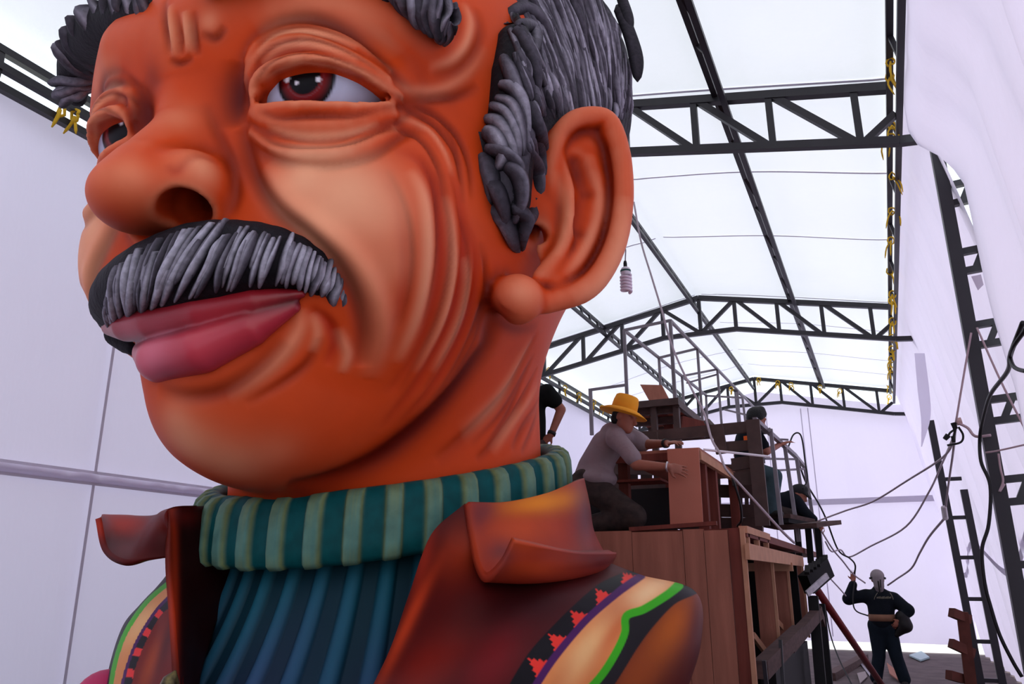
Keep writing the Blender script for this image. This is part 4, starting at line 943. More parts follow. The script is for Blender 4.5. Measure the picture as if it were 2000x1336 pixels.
# ---- plywood work table the man is boxing in
tb = empty('work_table', PY(1400, 1027, 6.9)); tag(tb, 'rough wooden bench frame standing on the float deck', 'bench')
T0 = PY(1302, 876, 6.45); zt = T0[2]
def TZ(x, y): return PZ(x, y, zt)
pA, pB, pC, pD = PY(1195, 884, 6.35), PY(1366, 876, 6.5), PY(1443, 914, 6.42), PY(1290, 915, 6.3)
zt = pB[2]; tx0, tx1 = PY(1195, 884, 6.45)[0], PY(1366, 878, 6.45)[0]
xE = tx1; yE0, yE1 = 6.45, PX(1443, 912, xE)[1]
if not (6.5 < yE1 < 9): yE1 = 7.7
MB().box((tx0, yE0, zt - 0.03), (xE, yE1, zt)).build('top', PLY, tb)
MB().box((xE - 0.03, yE0, zt - 0.10), (xE + 0.012, yE1, zt - 0.028)).build('apron', EDGE, tb)
MB().box((tx0, yE0 - 0.02, zt - 0.09), (xE, yE0 + 0.02, zt - 0.028)).build('apron', PLY2, tb)
for (x, y) in ((xE - 0.05, yE0 + 0.3), (xE - 0.05, yE0 + 0.75), (xE - 0.05, yE1 - 0.08), (tx0 + 0.05, yE1 - 0.1), (tx0 + 0.05, yE0 + 0.2)):
    MB().box((x - 0.05, y - 0.04, ZD), (x + 0.035, y + 0.04, zt - 0.03)).build('leg', PLY2, tb)
MB().box((tx0, yE0 + 0.05, ZD + 0.44), (xE - 0.35, yE0 + 0.35, ZD + 0.46)).build('shelf', PLY2, tb)
pn = tag(MB().slab([PY(1303, 877, 6.28), PY(1309, 1025, 6.30), PY(1373, 1024, 6.32), PY(1364, 874, 6.30)], (0, 1, 0), 0.018).build('hardboard_sheet', BOARD), 'upright hardboard panel held in place by the man in the yellow hat', 'board')
# ---- slatted dark back of the float (holes of daylight between the boards)
sl = empty('slatted_frame', PY(1400, 1027, 8.6)); tag(sl, 'dark brown slatted frame with daylight showing between its boards', 'frame')
for y in (918, 958, 996, 1022): pb(MB(), (1150, y - 4), (1490, y + 3), 8.65, 8.4, 0.05, 0.13).build('board', RUST, sl)
for x in (1378, 1390, 1402, 1432, 1444, 1456, 1466, 1478): pb(MB(), (x, 905), (x + 4, 1028), 8.75, 8.75, 0.035, 0.05).build('slat', RUST, sl)
for x in (1180, 1210, 1234, 1262, 1290, 1335, 1352): pb(MB(), (x, 905), (x + 3, 1028), 8.75, 8.75, 0.13, 0.03).build('slat', RUST, sl)
MB().box((PY(1150, 1000, 7.9)[0], 7.9, ZD), (PY(1320, 1000, 7.9)[0], 7.94, PY(1250, 955, 7.9)[2])).build('back_board', BLACK, sl)
# ---- bolted steel portal
pt = empty('steel_portal', PY(1498, 1027, 7.9)); tag(pt, 'brown steel portal of drilled columns and cross beams on the float', 'steel frame')
def drilled(a, b, Y, w, nb, label=None):
    P0, P1 = PY(*a, Y), PY(*b, Y); c = MB().beam(P0, P1, w, 0.05, up=(0, 1, 0)).build('column', RUST, pt); d = nrm(P1 - P0)
    for i in range(nb):
        q = P0 + (P1 - P0) * ((i + 0.5) / nb); MB().lathe([(0.014, 0), (0.014, 0.012)], q + np.array([0, -0.037, 0]), 8, (0, 1, 0)).build('bolt', STEEL, c)
drilled((1470, 820), (1490, 1027), 7.9, 0.13, 8); drilled((1401, 832), (1410, 886), 7.9, 0.11, 3); drilled((1276, 845), (1279, 868), 7.9, 0.08, 2)
for a, b, Y0, Y1, h in (((1190, 860), (1464, 834), 8.0, 8.0, 0.11), ((1404, 874), (1466, 870), 8.0, 8.0, 0.10), ((1430, 908), (1470, 902), 8.0, 8.0, 0.12), ((1430, 936), (1476, 934), 8.0, 8.0, 0.13)):
    pb(MB(), a, b, Y0, Y1, 0.06, h).build('cross_beam', RUST, pt)
pb(MB(), (1380, 822), (1395, 838), 8.1, 8.0, 0.05).build('cross_beam', RUST, pt)
# ---- loft of planks under the pipes
lf = empty('plank_loft', PY(1310, 860, 9.2)); tag(lf, 'raised plank floor on brown posts behind the man in the yellow hat', 'platform')
zl = PY(1318, 782, 9.0)[2]; xl1 = PY(1318, 782, 9.0)[0]; yl1 = min(14.0, PX(1392, 832, xl1)[1])
for k in range(3):
    a = xl1 - 0.02 - 0.24 * k; MB().box((a - 0.23, 9.0, zl - 0.03), (a, yl1, zl)).build('plank', PLY2 if k % 2 else PLY, lf)
for k in range(4): MB().box((xl1 - 0.72, 9.1 + k * (yl1 - 9.3) / 3, zl - 0.12), (xl1 + 0.02, 9.18 + k * (yl1 - 9.3) / 3, zl - 0.03)).build('joist', OLDW, lf)
MB().box((xl1, 9.0, zl - 0.08), (xl1 + 0.05, yl1, zl + 0.01)).build('edge_angle', RUST, lf)
MB().box((xl1 - 0.72, 8.95, zl - 0.06), (xl1 + 0.05, 9.0, zl + 0.02)).build('edge_angle', RUST, lf)
for x in (1276, 1320):
    q = PY(x, 786, 9.05); MB().beam(q, (q[0], q[1], ZD), 0.07).build('post', RUST, lf)
pb(MB(), (1305, 815), (1308, 850), 9.9, 9.9, 0.12, 0.05).build('post', PLY2, lf)
pb(MB(), (1330, 828), (1376, 840), 9.4, 9.6, 0.05, 0.20).build('board', PLY2, lf)
pk = tag(MB().slab([PY(1250, 751, 9.0), PY(1269, 785, 8.95), PY(1307, 781, 8.95), PY(1292, 752, 9.0)], (0.1, 1, 0.1), 0.02).build('board_offcut', PLY), 'offcut of plywood leaning up on the plank loft', 'board')
# ---- pipe railings
def rail(name, label, items, grp=None):
    r = empty(name, items[0][2]); tag(r, label, 'railing', grp)
    for nm, P, rad in [(i[0], i[1:-1], i[-1]) for i in items]: MB().beam(P[0], P[1], rad * 1.5).build(nm, PIPE, r)
    return r
Y0 = 9.0; RA = PY(1219, 645, Y0); RBp = PY(1309, 626, Y0)
def alongY(P, x, y): return np.array([P[0], PX(x, y, P[0])[1], P[2]])
stA = [Y0, PX(1287, 697, RA[0])[1], PX(1330, 737, RA[0])[1], PX(1379, 772, RA[0])[1]]; stB = [Y0, PX(1362, 684, RBp[0])[1], PX(1401, 729, RBp[0])[1], PX(1476, 799, RBp[0])[1]]
its = []
zb = zl
eA, eB = PY(1379, 772, 13.2), PY(1476, 799, 16.0)
its += [('rail', RA, eA, .022), ('rail', RBp, eB, .022)]
def onl(a, b, x):      # point of segment a-b that shows at pixel column x
    t0_, t1_ = 0.0, 1.0
    for _ in range(40):
        t = (t0_ + t1_) / 2; q = proj((a + (b - a) * t)[None])[0]
        if q[0] < x: t0_ = t
        else: t1_ = t
    return a + (b - a) * t
for x in (1287, 1332): q = onl(RA, eA, x); its.append(('post', q, np.array([q[0], q[1], zb]), .022))
for x in (1362, 1401, 1440): q = onl(RBp, eB, x); its.append(('post', q, np.array([q[0], q[1], zb - 0.2]), .022))
its.append(('post', RA, np.array([RA[0], RA[1], zb]), .024)); its.append(('post', RBp, np.array([RBp[0], RBp[1], zb]), .026))
its += [('bar', RA, RBp, .02), ('bar', onl(RA, eA, 1287), onl(RBp, eB, 1362), .02), ('bar', onl(RA, eA, 1332), onl(RBp, eB, 1401), .02), ('bar', onl(RA, eA, 1340) - np.array([0, 0, .06]), onl(RBp, eB, 1403) - np.array([0, 0, .06]), .016)]
its += [('bar', PY(1150, 762, 9.0), PY(1222, 752, 9.0), .02), ('post', PY(1153, 760, 9.0), PY(1156, 850, 9.0), .026)]
its += [('bar', PY(1379, 773, 13.2), PY(1451, 777, 13.2), .02), ('post', PY(1379, 773, 13.2), PY(1381, 820, 13.2), .024), ('post', PY(1436, 766, 14.0), PY(1442, 826, 14.0), .024), ('post', PY(1450, 776, 14.0), PY(1456, 826, 14.0), .024), ('bar', PY(1415, 800, 13.6), PY(1460, 811, 13.6), .02)]
rail('pipe_railing', 'tall cage of grey pipes rising over the plank loft', its)
its = []
def pp(nm, a, b, Ya, Yb, r): its.append((nm, PY(a[0], a[1], Ya), PY(b[0], b[1], Yb), r))
pp('rail', (1474, 819), (1554, 891), 8.4, 10.5, .030); pp('rail', (1554, 891), (1573, 914), 10.5, 11.2, .028)
pp('rail', (1500, 842), (1506, 838), 8.9, 8.9, .025)
pp('post', (1505, 838), (1526, 1025), 9.0, 9.0, .028); pp('post', (1533, 874), (1560, 1058), 9.8, 9.8, .028); pp('post', (1556, 896), (1582, 1080), 10.4, 10.4, .028); pp('post', (1572, 912), (1602, 1105), 11.0, 11.0, .028)
pp('post', (1485, 836), (1492, 905), 9.6, 9.6, .02)
pp('bar', (1480, 842), (1505, 844), 9.4, 9.0, .022); pp('bar', (1494, 896), (1556, 897), 9.8, 10.4, .016); pp('bar', (1515, 919), (1572, 916), 10.2, 11.0, .018); pp('bar', (1520, 858), (1540, 859), 9.6, 9.6, .014); pp('bar', (1505, 846), (1480, 847), 9.0, 9.6, .014)
rail('pipe_railing', 'stepped grey pipe railing falling away on the right of the float', its)
st = empty('stair_landing', PY(1540, 1020, 9.6)); tag(st, 'dark plank landing beside the stepped pipe railing', 'landing')
for k, (a, b, m_) in enumerate((((1502, 1010), (1552, 1020), OLDW), ((1500, 1018), (1560, 1030), BLACK), ((1552, 1028), (1602, 1022), OLDW))): pb(MB(), a, b, 9.5, 10.2, 0.5, 0.05).build('plank', m_, st)
for x, y0, y1 in ((1556, 1025, 1090), (1578, 1028, 1100), (1597, 1030, 1115)): pb(MB(), (x, y0), (x + 6, y1), 10.3, 10.3, 0.07).build('post', BLACK, st)
tag(MB().tube([PY(1374, 878, 7.3), PY(1503, 892, 7.6)], 0.012, 6).build('white_rod', mat('white plastic', (226, 216, 222), rough=0.5)), 'thin white rod lying across the bench and steel portal', 'rod')
# ================================================================= PEOPLE
SKN = mat('tanned skin', (150, 92, 74), rough=0.55, spec=0.3, var=0.1)
HAIRB = mat('black hair', (14, 12, 13), rough=0.6, bump=0.6, bscale=60)
SHIRT = mat('lilac grey shirt', (138, 122, 126), rough=0.9, spec=0.1, var=0.10, bump=0.9, bscale=7)
TROUS = mat('paint stained dark trousers', (44, 38, 38), rough=0.9, spec=0.1, rgb2=(66, 56, 52), vscale=14, bump=0.3, bscale=12)
TEE = mat('black t-shirt', (20, 22, 22), rough=0.9, spec=0.1, bump=0.2, bscale=14)
NAVY = mat('navy blue work jacket', (17, 21, 28), rough=0.9, spec=0.15, var=0.2, bump=0.5, bscale=9)
JEANS = mat('dark blue jeans', (24, 32, 40), rough=0.9, spec=0.1, var=0.2, vscale=9, bump=0.3, bscale=14)
DENIM = mat('worn blue jeans', (66, 82, 88), rough=0.9, spec=0.1, var=0.2, vscale=9, bump=0.3, bscale=14)
STRAW = mat('yellow hat felt', (232, 156, 44), rough=0.8, spec=0.15, var=0.08, vscale=10)
TAN = mat('tan leather', (128, 88, 66), rough=0.7, var=0.2)
GREYC = mat('grey cap cloth', (130, 118, 120), rough=0.9, var=0.15)
SHOE = mat('dark shoe leather', (22, 18, 18), rough=0.6)
SILV = mat('silver bangle', (200, 196, 200), rough=0.3, metal=0.9)
def body(name, prims, m, parent, vox):
    lo = np.min([bounds(p)[0] for p in prims], 0) - 0.06; hi = np.max([bounds(p)[1] for p in prims], 0) + 0.06
    V, Q = sculpt(prims, lo, hi, vox); V = relax(V, Q, 1, 0.4); return npmesh(name, V, Q, m, parent)
def hand(wrist, d, palm_n, side, curl=0.4, s=1.0, spread=0.15):
    """palm, four fingers and a thumb; d = pointing direction, palm_n = back of the hand normal, side=+-1 thumb side"""
    d = nrm(d); n_ = nrm(np.asarray(palm_n) - d * (np.asarray(palm_n) @ d)); u = np.cross(d, n_) * side; w = np.asarray(wrist, float); P = []
    P.append(ell(w + d * 0.05 * s, np.array([0.055, 0.042, 0.016]) * s, k=0.012, rot=np.array([d, u, n_])))
    for i, (o, L) in enumerate(((0.030, 0.072), (0.010, 0.080), (-0.010, 0.074), (-0.029, 0.058))):
        b = w + d * 0.092 * s + u * o * s; d1 = nrm(d + u * spread * (1.2 - 0.8 * i) * 0.6 - n_ * curl * 0.5); d2 = nrm(d + u * spread * (1.2 - 0.8 * i) * 0.6 - n_ * curl * 1.6); L *= s
        P.append(cone([b - d * 0.02 * s, b + d1 * L * 0.45, b + d1 * L * 0.45 + d2 * L * 0.35, b + d1 * L * 0.45 + d2 * L * 0.55 - n_ * L * 0.08], [0.0095 * s, 0.0085 * s, 0.0075 * s, 0.006 * s], k=0.004))
    t = w + d * 0.025 * s + u * 0.034 * s; P.append(cone([t, t + nrm(d * 0.7 + u - n_ * 0.3) * 0.032 * s, t + nrm(d * 0.7 + u - n_ * 0.3) * 0.032 * s + nrm(d + u * 0.3 - n_ * 0.4) * 0.03 * s], [0.014 * s, 0.011 * s, 0.008 * s], k=0.01))
    return P
def headp(c, face, s=1.0, up=(0, 0, 1)):
    """skull, jaw, nose, brow, lips, ears around centre c, looking along face"""
    f = nrm(face); r_ = nrm(np.cross(f, up)); u = np.cross(r_, f); R3 = np.array([f, r_, u]); c = np.asarray(c, float); at = lambda a, b, g: c + (f * a + r_ * b + u * g) * s
    P = [ell(at(-0.012, 0, 0.025), np.array([0.098, 0.076, 0.095]) * s, k=0.02, rot=R3), ell(at(0.030, 0, -0.055), np.array([0.062, 0.055, 0.068]) * s, k=0.05, rot=R3),
         ell(at(0.068, 0, -0.098), np.array([0.024, 0.026, 0.022]) * s, k=0.03), cone([at(0.088, 0, 0.012), at(0.115, 0, -0.03), at(0.098, 0, -0.042)], np.array([.010, .016, .012]) * s, k=0.012),
         cone([at(0.084, -0.045, 0.03), at(0.092, 0, 0.024), at(0.084, 0.045, 0.03)], np.array([.012, .012, .012]) * s, k=0.02),
         cone([at(0.086, -0.02, -0.064), at(0.096, 0, -0.062), at(0.086, 0.02, -0.064)], np.array([.006, .009, .006]) * s, k=0.008), cone([at(0.084, -0.018, -0.078), at(0.092, 0, -0.078), at(0.084, 0.018, -0.078)], np.array([.006, .009, .006]) * s, k=0.008)]
    for b in (-1, 1):
        P.append(ell(at(0.072, b * 0.032, 0.004), np.array([0.014, 0.016, 0.011]) * s, 's', k=0.012)); P.append(ell(at(0.066, b * 0.032, 0.004), np.array([0.013] * 3) * s, k=0.004))
        P.append(ell(at(-0.012, b * 0.078, -0.005), np.array([0.022, 0.010, 0.034]) * s, k=0.008, rot=R3))
    return P, at, R3
# ---- the man in the yellow hat
def W(x, y, Y): return PY(x, y, Y)
wk = empty('person', W(1190, 1030, 6.45)); tag(wk, 'kneeling man in a yellow hat and grey shirt holding an upright board', 'person')
hc = W(1220, 816, 6.35); face = nrm((0.93, -0.22, -0.30))
hp, hat_at, hR = headp(hc, face, 1.02, (0.28, 0, 1))
shN, elN, wrN = W(1203, 858, 6.24), W(1243, 908, 6.12), W(1306, 912, 6.12); shF, elF, wrF = W(1226, 852, 6.62), W(1262, 868, 6.60), W(1303, 866, 6.42)
hip = W(1152, 948, 6.45); che = W(1186, 872, 6.43); bel = W(1160, 915, 6.45); knN, knF = W(1238, 1012, 6.30), W(1226, 1008, 6.66)
anN, anF = W(1160, 1026, 6.32), W(1150, 1024, 6.66); dn = nrm((0.9, 0.05, -0.2))
bd = hp + [cone([W(1210, 842, 6.38), W(1198, 856, 6.42)], [.056, .062], k=.04), cone([che, bel, hip], [.13, .125, .13], k=.06),
    cone([shN, elN, wrN], [.056, .046, .029], k=.03), cone([shF, elF, wrF], [.056, .046, .029], k=.03), cone([hip + (0, -.09, 0), knN, anN], [.085, .065, .045], k=.05), cone([hip + (0, .09, 0), knF, anF], [.085, .065, .045], k=.05)]
bd += hand(wrN, W(1335, 919, 6.16) - wrN, (0.1, -1, 0.15), 1, 0.45, 1.0, 0.3) + hand(wrF, W(1330, 862, 6.34) - wrF, (0, -0.35, 1), 1, 0.35, 1.0, 0.2)
body('body', bd, SKN, wk, 0.008)
sh = [cone([W(1194, 848, 6.42), che, bel, W(1150, 942, 6.45)], [.10, .145, .142, .142], k=.05), ell(W(1210, 851, 6.43), (.10, .21, .078), k=.07), cone([shN, W(1222, 876, 6.17), W(1236, 894, 6.13)], [.085, .072, .07], k=.05), cone([shF, W(1246, 861, 6.6), W(1254, 866, 6.6)], [.09, .08, .075], k=.05),
      ell(W(1168, 936, 6.40), (.16, .19, .09), k=.06), cone([W(1204, 836, 6.39), W(1207, 840, 6.38)], [.07, .068], k=.02)]
body('shirt', sh, SHIRT, wk, 0.012)['label'] = 'lilac grey short-sleeved shirt'
m = MB(); m.tube(catmull([W(1186, 835, 6.36), W(1197, 842, 6.28), W(1209, 846, 6.30), W(1214, 842, 6.36)], 5), .022, 8); m.build('shirt_collar', SHIRT, wk, True)
tr = [ell(hip, (.165, .19, .12), k=.06), cone([hip + (0, -.09, 0), knN + (0, 0, .02)], [.135, .095], k=.06), cone([hip + (0, .09, 0), knF + (0, 0, .02)], [.135, .095], k=.06), cone([knN, anN], [.092, .075], k=.05), cone([knF, anF], [.092, .075], k=.05)]
body('trousers', tr, TROUS, wk, 0.014)['label'] = 'dark trousers with paint stains'
for a in (anN, anF): body('shoe', [cone([a + (0.02, 0, 0), a + (-0.06, 0, -.03), a + (-0.10, 0, -0.05)], [.05, .045, .04], k=.02)], SHOE, wk, 0.012)
hu = np.array([0.30, 0.06, 0.95]); hu = nrm(hu); ho = W(1219, 800, 6.36)
MB().lathe([(0.205, -0.045), (0.21, -0.04), (0.15, -0.008), (0.108, 0.006), (0.112, 0.012), (0.108, 0.07), (0.098, 0.112), (0.085, 0.122), (0.0, 0.126)], ho, 30, hu).build('hat', STRAW, wk, True)['label'] = 'yellow wide-brimmed hat'
body('hair', [ell(hat_at(-0.03, 0, 0.015), (.088, .084, .075), k=.02), cone([hat_at(-0.06, -.05, -0.03), hat_at(-0.07, 0, -0.05), hat_at(-0.06, .05, -0.03)], [.035, .04, .035], k=.02)], HAIRB, wk, 0.01)
fw = nrm(wrN - elN); MB().lathe([(.036, -.006), (.042, -.006), (.042, .006), (.036, .006)], wrN - fw * .01, 18, fw).build('bangle', SILV, wk, True)['label'] = 'silver bangle'
fw = nrm(wrF - elF); MB().lathe([(.034, -.012), (.039, -.012), (.039, .012), (.034, .012)], wrF - fw * .02, 18, fw).build('watch_strap', SHOE, wk, True)
# ---- the man half hidden behind the neck of the bust
p2 = empty('person', (PY(1035, 870, 7.0)[0], 7.0, ZD)); tag(p2, 'man in a black t-shirt, hand on hip, mostly hidden behind the giant neck', 'person')
bx = PY(1033, 800, 7.0)[0]; z0 = ZD
sh2, el2, wr2 = W(1068, 766, 7.0), W(1096, 800, 7.1), W(1076, 850, 7.02); by = 7.02
hp, at2, _ = headp((bx, by, z0 + 1.62), (-0.2, -1, 0), 1.0)
bd = hp + [cone([(bx, by, z0 + 1.52), (bx, by, z0 + 1.42)], [.055, .065], k=.04), cone([(bx, by, z0 + 1.25), (bx, by, z0 + 0.95)], [.13, .12], k=.06), cone([(bx + .09, by, z0 + .9), (bx + .1, by, z0 + .48), (bx + .1, by, z0 + .06)], [.08, .055, .04], k=.04), cone([(bx - .09, by, z0 + .9), (bx - .1, by, z0 + .48), (bx - .1, by, z0 + .06)], [.08, .055, .04], k=.04),
    cone([sh2, el2, wr2], [.055, .048, .032], k=.03), cone([(bx - .2, by, z0 + 1.36), (bx - .3, by, z0 + 1.08), (bx - .26, by - .1, z0 + .84)], [.055, .045, .03], k=.03)] + hand(wr2, W(1052, 872, 6.98) - wr2, (0.3, -1, 0.3), -1, 0.6, 1.0) + hand((bx - .26, by - .1, z0 + .84), (0, -.2, -1), (-1, 0, 0), 1, .4)
body('body', bd, SKN, p2, 0.011)
ts = [cone([(bx, by, z0 + 1.36), (bx, by, z0 + 1.15), (bx, by, z0 + .86)], [.15, .16, .155], k=.06), ell((bx, by, z0 + 1.36), (.21, .11, .09), k=.06), cone([sh2, W(1083, 783, 7.05)], [.085, .078], k=.05), cone([(bx - .2, by, z0 + 1.36), (bx - .27, by, z0 + 1.16)], [.085, .075], k=.05)]
body('t_shirt', ts, TEE, p2, 0.014)
tr = [ell((bx, by, z0 + .88), (.17, .13, .11), k=.05)] + [cone([(bx + s * .09, by, z0 + .86), (bx + s * .1, by, z0 + .48), (bx + s * .1, by, z0 + .1)], [.105, .08, .07], k=.05) for s in (-1, 1)]
body('trousers', tr, TROUS, p2, 0.016)
for s in (-1, 1): body('shoe', [cone([(bx + s * .1, by + .02, z0 + .05), (bx + s * .11, by - .16, z0 + .04)], [.05, .04], k=.02)], SHOE, p2, 0.014)
body('hair', [ell(at2(-0.025, 0, 0.045), (.086, .092, .085), k=.02)], HAIRB, p2, 0.014)
fw = nrm(wr2 - el2); MB().lathe([(.036, -.016), (.042, -.016), (.042, .016), (.036, .016)], wr2 - fw * .02, 18, fw).build('watch_strap', SHOE, p2, True)
# ---- black haired man sitting on the float, behind the steel portal
YS = 9.3
p3 = empty('person', W(1495, 1005, YS)); tag(p3, 'black-haired man in jeans seated behind the drilled steel column', 'person')
hc3 = W(1478, 818, YS); hp, at3, _ = headp(hc3, (0.75, 0.4, -0.45), 0.98)
bd = hp + [cone([W(1474, 836, YS), W(1468, 848, YS)], [.055, .06], k=.04), cone([W(1462, 866, YS), W(1462, 915, YS)], [.13, .12], k=.06), cone([W(1480, 856, YS - .1), W(1497, 882, YS - .1), W(1524, 868, YS + .3)], [.055, .045, .03], k=.03), cone([W(1450, 856, YS + .1), W(1440, 890, YS + .2), W(1464, 906, YS)], [.055, .045, .03], k=.03),
    cone([W(1470, 920, YS - .1), W(1512, 928, YS - .1), W(1504, 1000, YS - .1)], [.08, .06, .04], k=.04), cone([W(1462, 922, YS + .15), W(1500, 934, YS + .2), W(1496, 1000, YS + .2)], [.08, .06, .04], k=.04)] + hand(W(1524, 868, YS + .3), (0.9, 0.1, 0.25), (0, -.4, 1), 1, .4) + hand(W(1464, 906, YS), (1, 0, .1), (0, 0, 1), -1, .4)
body('body', bd, SKN, p3, 0.014)
body('shirt', [cone([W(1466, 856, YS), W(1462, 880, YS), W(1462, 915, YS)], [.15, .16, .15], k=.06), cone([W(1480, 856, YS - .1), W(1490, 870, YS - .1)], [.08, .07], k=.04), cone([W(1450, 856, YS + .1), W(1444, 876, YS + .16)], [.08, .07], k=.04)], NAVY, p3, 0.018)
MB().slab([W(1452, 852, YS - .19), W(1453, 864, YS - .19), W(1460, 863, YS - .19), W(1459, 851, YS - .19)], (0, 1, 0), .02).build('patch', mat('orange cloth', (220, 92, 30), rough=.8), p3)
body('jeans', [ell(W(1466, 920, YS), (.17, .17, .12), k=.05), cone([W(1470, 920, YS - .1), W(1512, 930, YS - .1), W(1505, 996, YS - .1)], [.11, .09, .075], k=.05), cone([W(1462, 922, YS + .15), W(1500, 934, YS + .2), W(1496, 996, YS + .2)], [.11, .09, .075], k=.05)], DENIM, p3, 0.018)
for a in (W(1503, 1004, YS - .1), W(1496, 1004, YS + .2)): body('shoe', [cone([a, a + (0.12, -.05, -.01)], [.05, .04], k=.02)], SHOE, p3, 0.016)
body('hair', [ell(at3(-0.03, 0, 0.035), (.105, .105, .10), k=.02), cone([at3(.05, .02, .085), at3(.0, .03, .115)], [.035, .045], k=.03), cone([at3(-.06, -.03, -.03), at3(-.07, .03, -.03)], [.045, .045], k=.03)], HAIRB, p3, 0.014)
# ---- crouching man in a cap
YC = 10.4
p4 = empty('person', W(1535, 1020, YC)); tag(p4, 'crouching man in a dark cap and navy jacket reaching down from the landing', 'person')
hc4 = W(1560, 966, YC); hp, at4, R4 = headp(hc4, (0.85, -0.1, -0.5), 0.98)
s1, e1, w1 = W(1556, 982, YC - .1), W(1572, 1002, YC - .1), W(1592, 1018, YC - .1)
bd = hp + [cone([W(1551, 974, YC), W(1544, 980, YC)], [.055, .06], k=.04), cone([W(1540, 984, YC), W(1520, 996, YC)], [.13, .12], k=.06), cone([s1, e1, w1], [.055, .045, .03], k=.03), cone([W(1552, 984, YC + .2), W(1566, 1004, YC + .25), W(1582, 1016, YC + .2)], [.055, .045, .03], k=.03),
    cone([W(1516, 1000, YC - .1), W(1545, 1008, YC - .15), W(1520, 1022, YC - .1)], [.08, .06, .04], k=.04), cone([W(1514, 1000, YC + .15), W(1543, 1008, YC + .2), W(1518, 1022, YC + .2)], [.08, .06, .04], k=.04)] + hand(w1, (0.5, -.1, -.6), (.5, -.6, .3), 1, .4) + hand(W(1582, 1016, YC + .2), (0.5, -.1, -.6), (.5, -.6, .3), -1, .4)
body('body', bd, SKN, p4, 0.014)
body('jacket', [cone([W(1546, 978, YC), W(1534, 988, YC), W(1520, 1000, YC)], [.13, .17, .16], k=.06), cone([s1, e1, W(1588, 1014, YC - .1)], [.085, .07, .055], k=.04), cone([W(1552, 984, YC + .2), W(1566, 1004, YC + .25), W(1579, 1013, YC + .2)], [.085, .07, .055], k=.04)], NAVY, p4, 0.018)
body('trousers', [ell(W(1516, 1002, YC), (.16, .18, .12), k=.05), cone([W(1516, 1000, YC - .1), W(1545, 1008, YC - .15), W(1522, 1020, YC - .1)], [.11, .085, .07], k=.05), cone([W(1514, 1000, YC + .15), W(1543, 1008, YC + .2), W(1520, 1020, YC + .2)], [.11, .085, .07], k=.05)], TROUS, p4, 0.018)
body('cap', [ell(at4(-0.02, 0, 0.055), (.108, .10, .075), k=.02), cone([at4(.07, -.04, .045), at4(.15, -.03, .02), at4(.15, .03, .02), at4(.07, .04, .045)], [.018, .012, .012, .018], k=.03)], mat('dark grey cap', (40, 40, 42), rough=.9), p4, 0.012)
# ---- man with his back turned, pulling a cable
YM_ = 14.3
p5 = empty('person', (PY(1735, 1300, YM_)[0], YM_, 0)); tag(p5, 'man seen from behind in navy work clothes and grey cap, raising one hand', 'person')
hc5 = W(1714, 1132, YM_); hp, at5, _ = headp(hc5, (-0.1, 1, 0.1), 1.12)
sL, eL, wL = W(1692, 1163, YM_), W(1657, 1170, YM_ - .05), W(1667, 1134, YM_ - .05); sR, eR, wR = W(1746, 1170, YM_), W(1773, 1192, YM_ - .08), W(1757, 1212, YM_ - .15)
pel = W(1723, 1222, YM_); kL, aL, kR, aR = W(1717, 1280, YM_ + .02), PZ(1713, 1332, .09), W(1751, 1284, YM_ + .02), PZ(1768, 1334, .09)
aL[1] = aR[1] = YM_; aL = np.array([PY(1713, 1338, YM_)[0], YM_, .08]); aR = np.array([PY(1768, 1338, YM_)[0], YM_, .08])
bd = hp + [cone([W(1715, 1148, YM_), W(1717, 1160, YM_)], [.06, .07], k=.04), cone([W(1719, 1175, YM_), W(1721, 1205, YM_), pel], [.15, .13, .14], k=.06), cone([sL, eL, wL], [.06, .05, .034], k=.03), cone([sR, eR, wR], [.06, .05, .034], k=.03), cone([pel + (-.09, 0, 0), kL, aL], [.09, .06, .045], k=.04), cone([pel + (.09, 0, 0), kR, aR], [.09, .06, .045], k=.04)] + hand(wL, (0.05, 0, 1), (0, 1, 0.2), 1, .9, 1.1) + hand(wR, (-.6, .1, -.6), (0, -1, 0), 1, .5, 1.1)
body('body', bd, SKN, p5, 0.014)
jk = [ell(W(1718, 1170, YM_), (.24, .15, .12), k=.08), cone([W(1719, 1172, YM_), W(1721, 1190, YM_), W(1722, 1212, YM_)], [.19, .195, .18], k=.06), cone([sL, eL], [.10, .085], k=.05), cone([eL, W(1666, 1142, YM_ - .05)], [.085, .065], k=.04), cone([sR, eR], [.105, .09], k=.05), cone([eR, W(1760, 1208, YM_ - .12)], [.09, .07], k=.04), cone([W(1715, 1153, YM_), W(1716, 1157, YM_)], [.085, .1], k=.03)]
jk_o = body('jacket', jk, NAVY, p5, 0.016); jk_o['label'] = 'navy work jacket with faded lettering on the back'
body('trousers', [ell(pel, (.19, .15, .15), k=.05), cone([pel + (-.09, 0, 0), kL, aL + (0, 0, .03)], [.12, .095, .09], k=.05), cone([pel + (.09, 0, 0), kR, aR + (0, 0, .03)], [.12, .095, .09], k=.05)], JEANS, p5, 0.018)
for a in (aL, aR): body('shoe', [cone([a + (0, -.06, -.03), a + (0, .16, -.035)], [.05, .045], k=.02)], SHOE, p5, 0.016)
cp = [ell(at5(-0.01, 0, 0.05), np.array([.105, .118, .105]), k=.02), cone([at5(-.085, 0, .03), at5(-.115, 0, -.08), at5(-.11, 0, -.12)], [.085, .075, .06], k=.03)]
body('cap', cp, GREYC, p5, 0.012)['label'] = 'grey cap with a neck cloth'
q = at5(-.02, 0, .02); MB().lathe([(.108, -.012), (.124, -.012), (.124, .012), (.108, .012)], q, 22, (0, .1, 1)).build('cap_band', SHOE, p5, True)
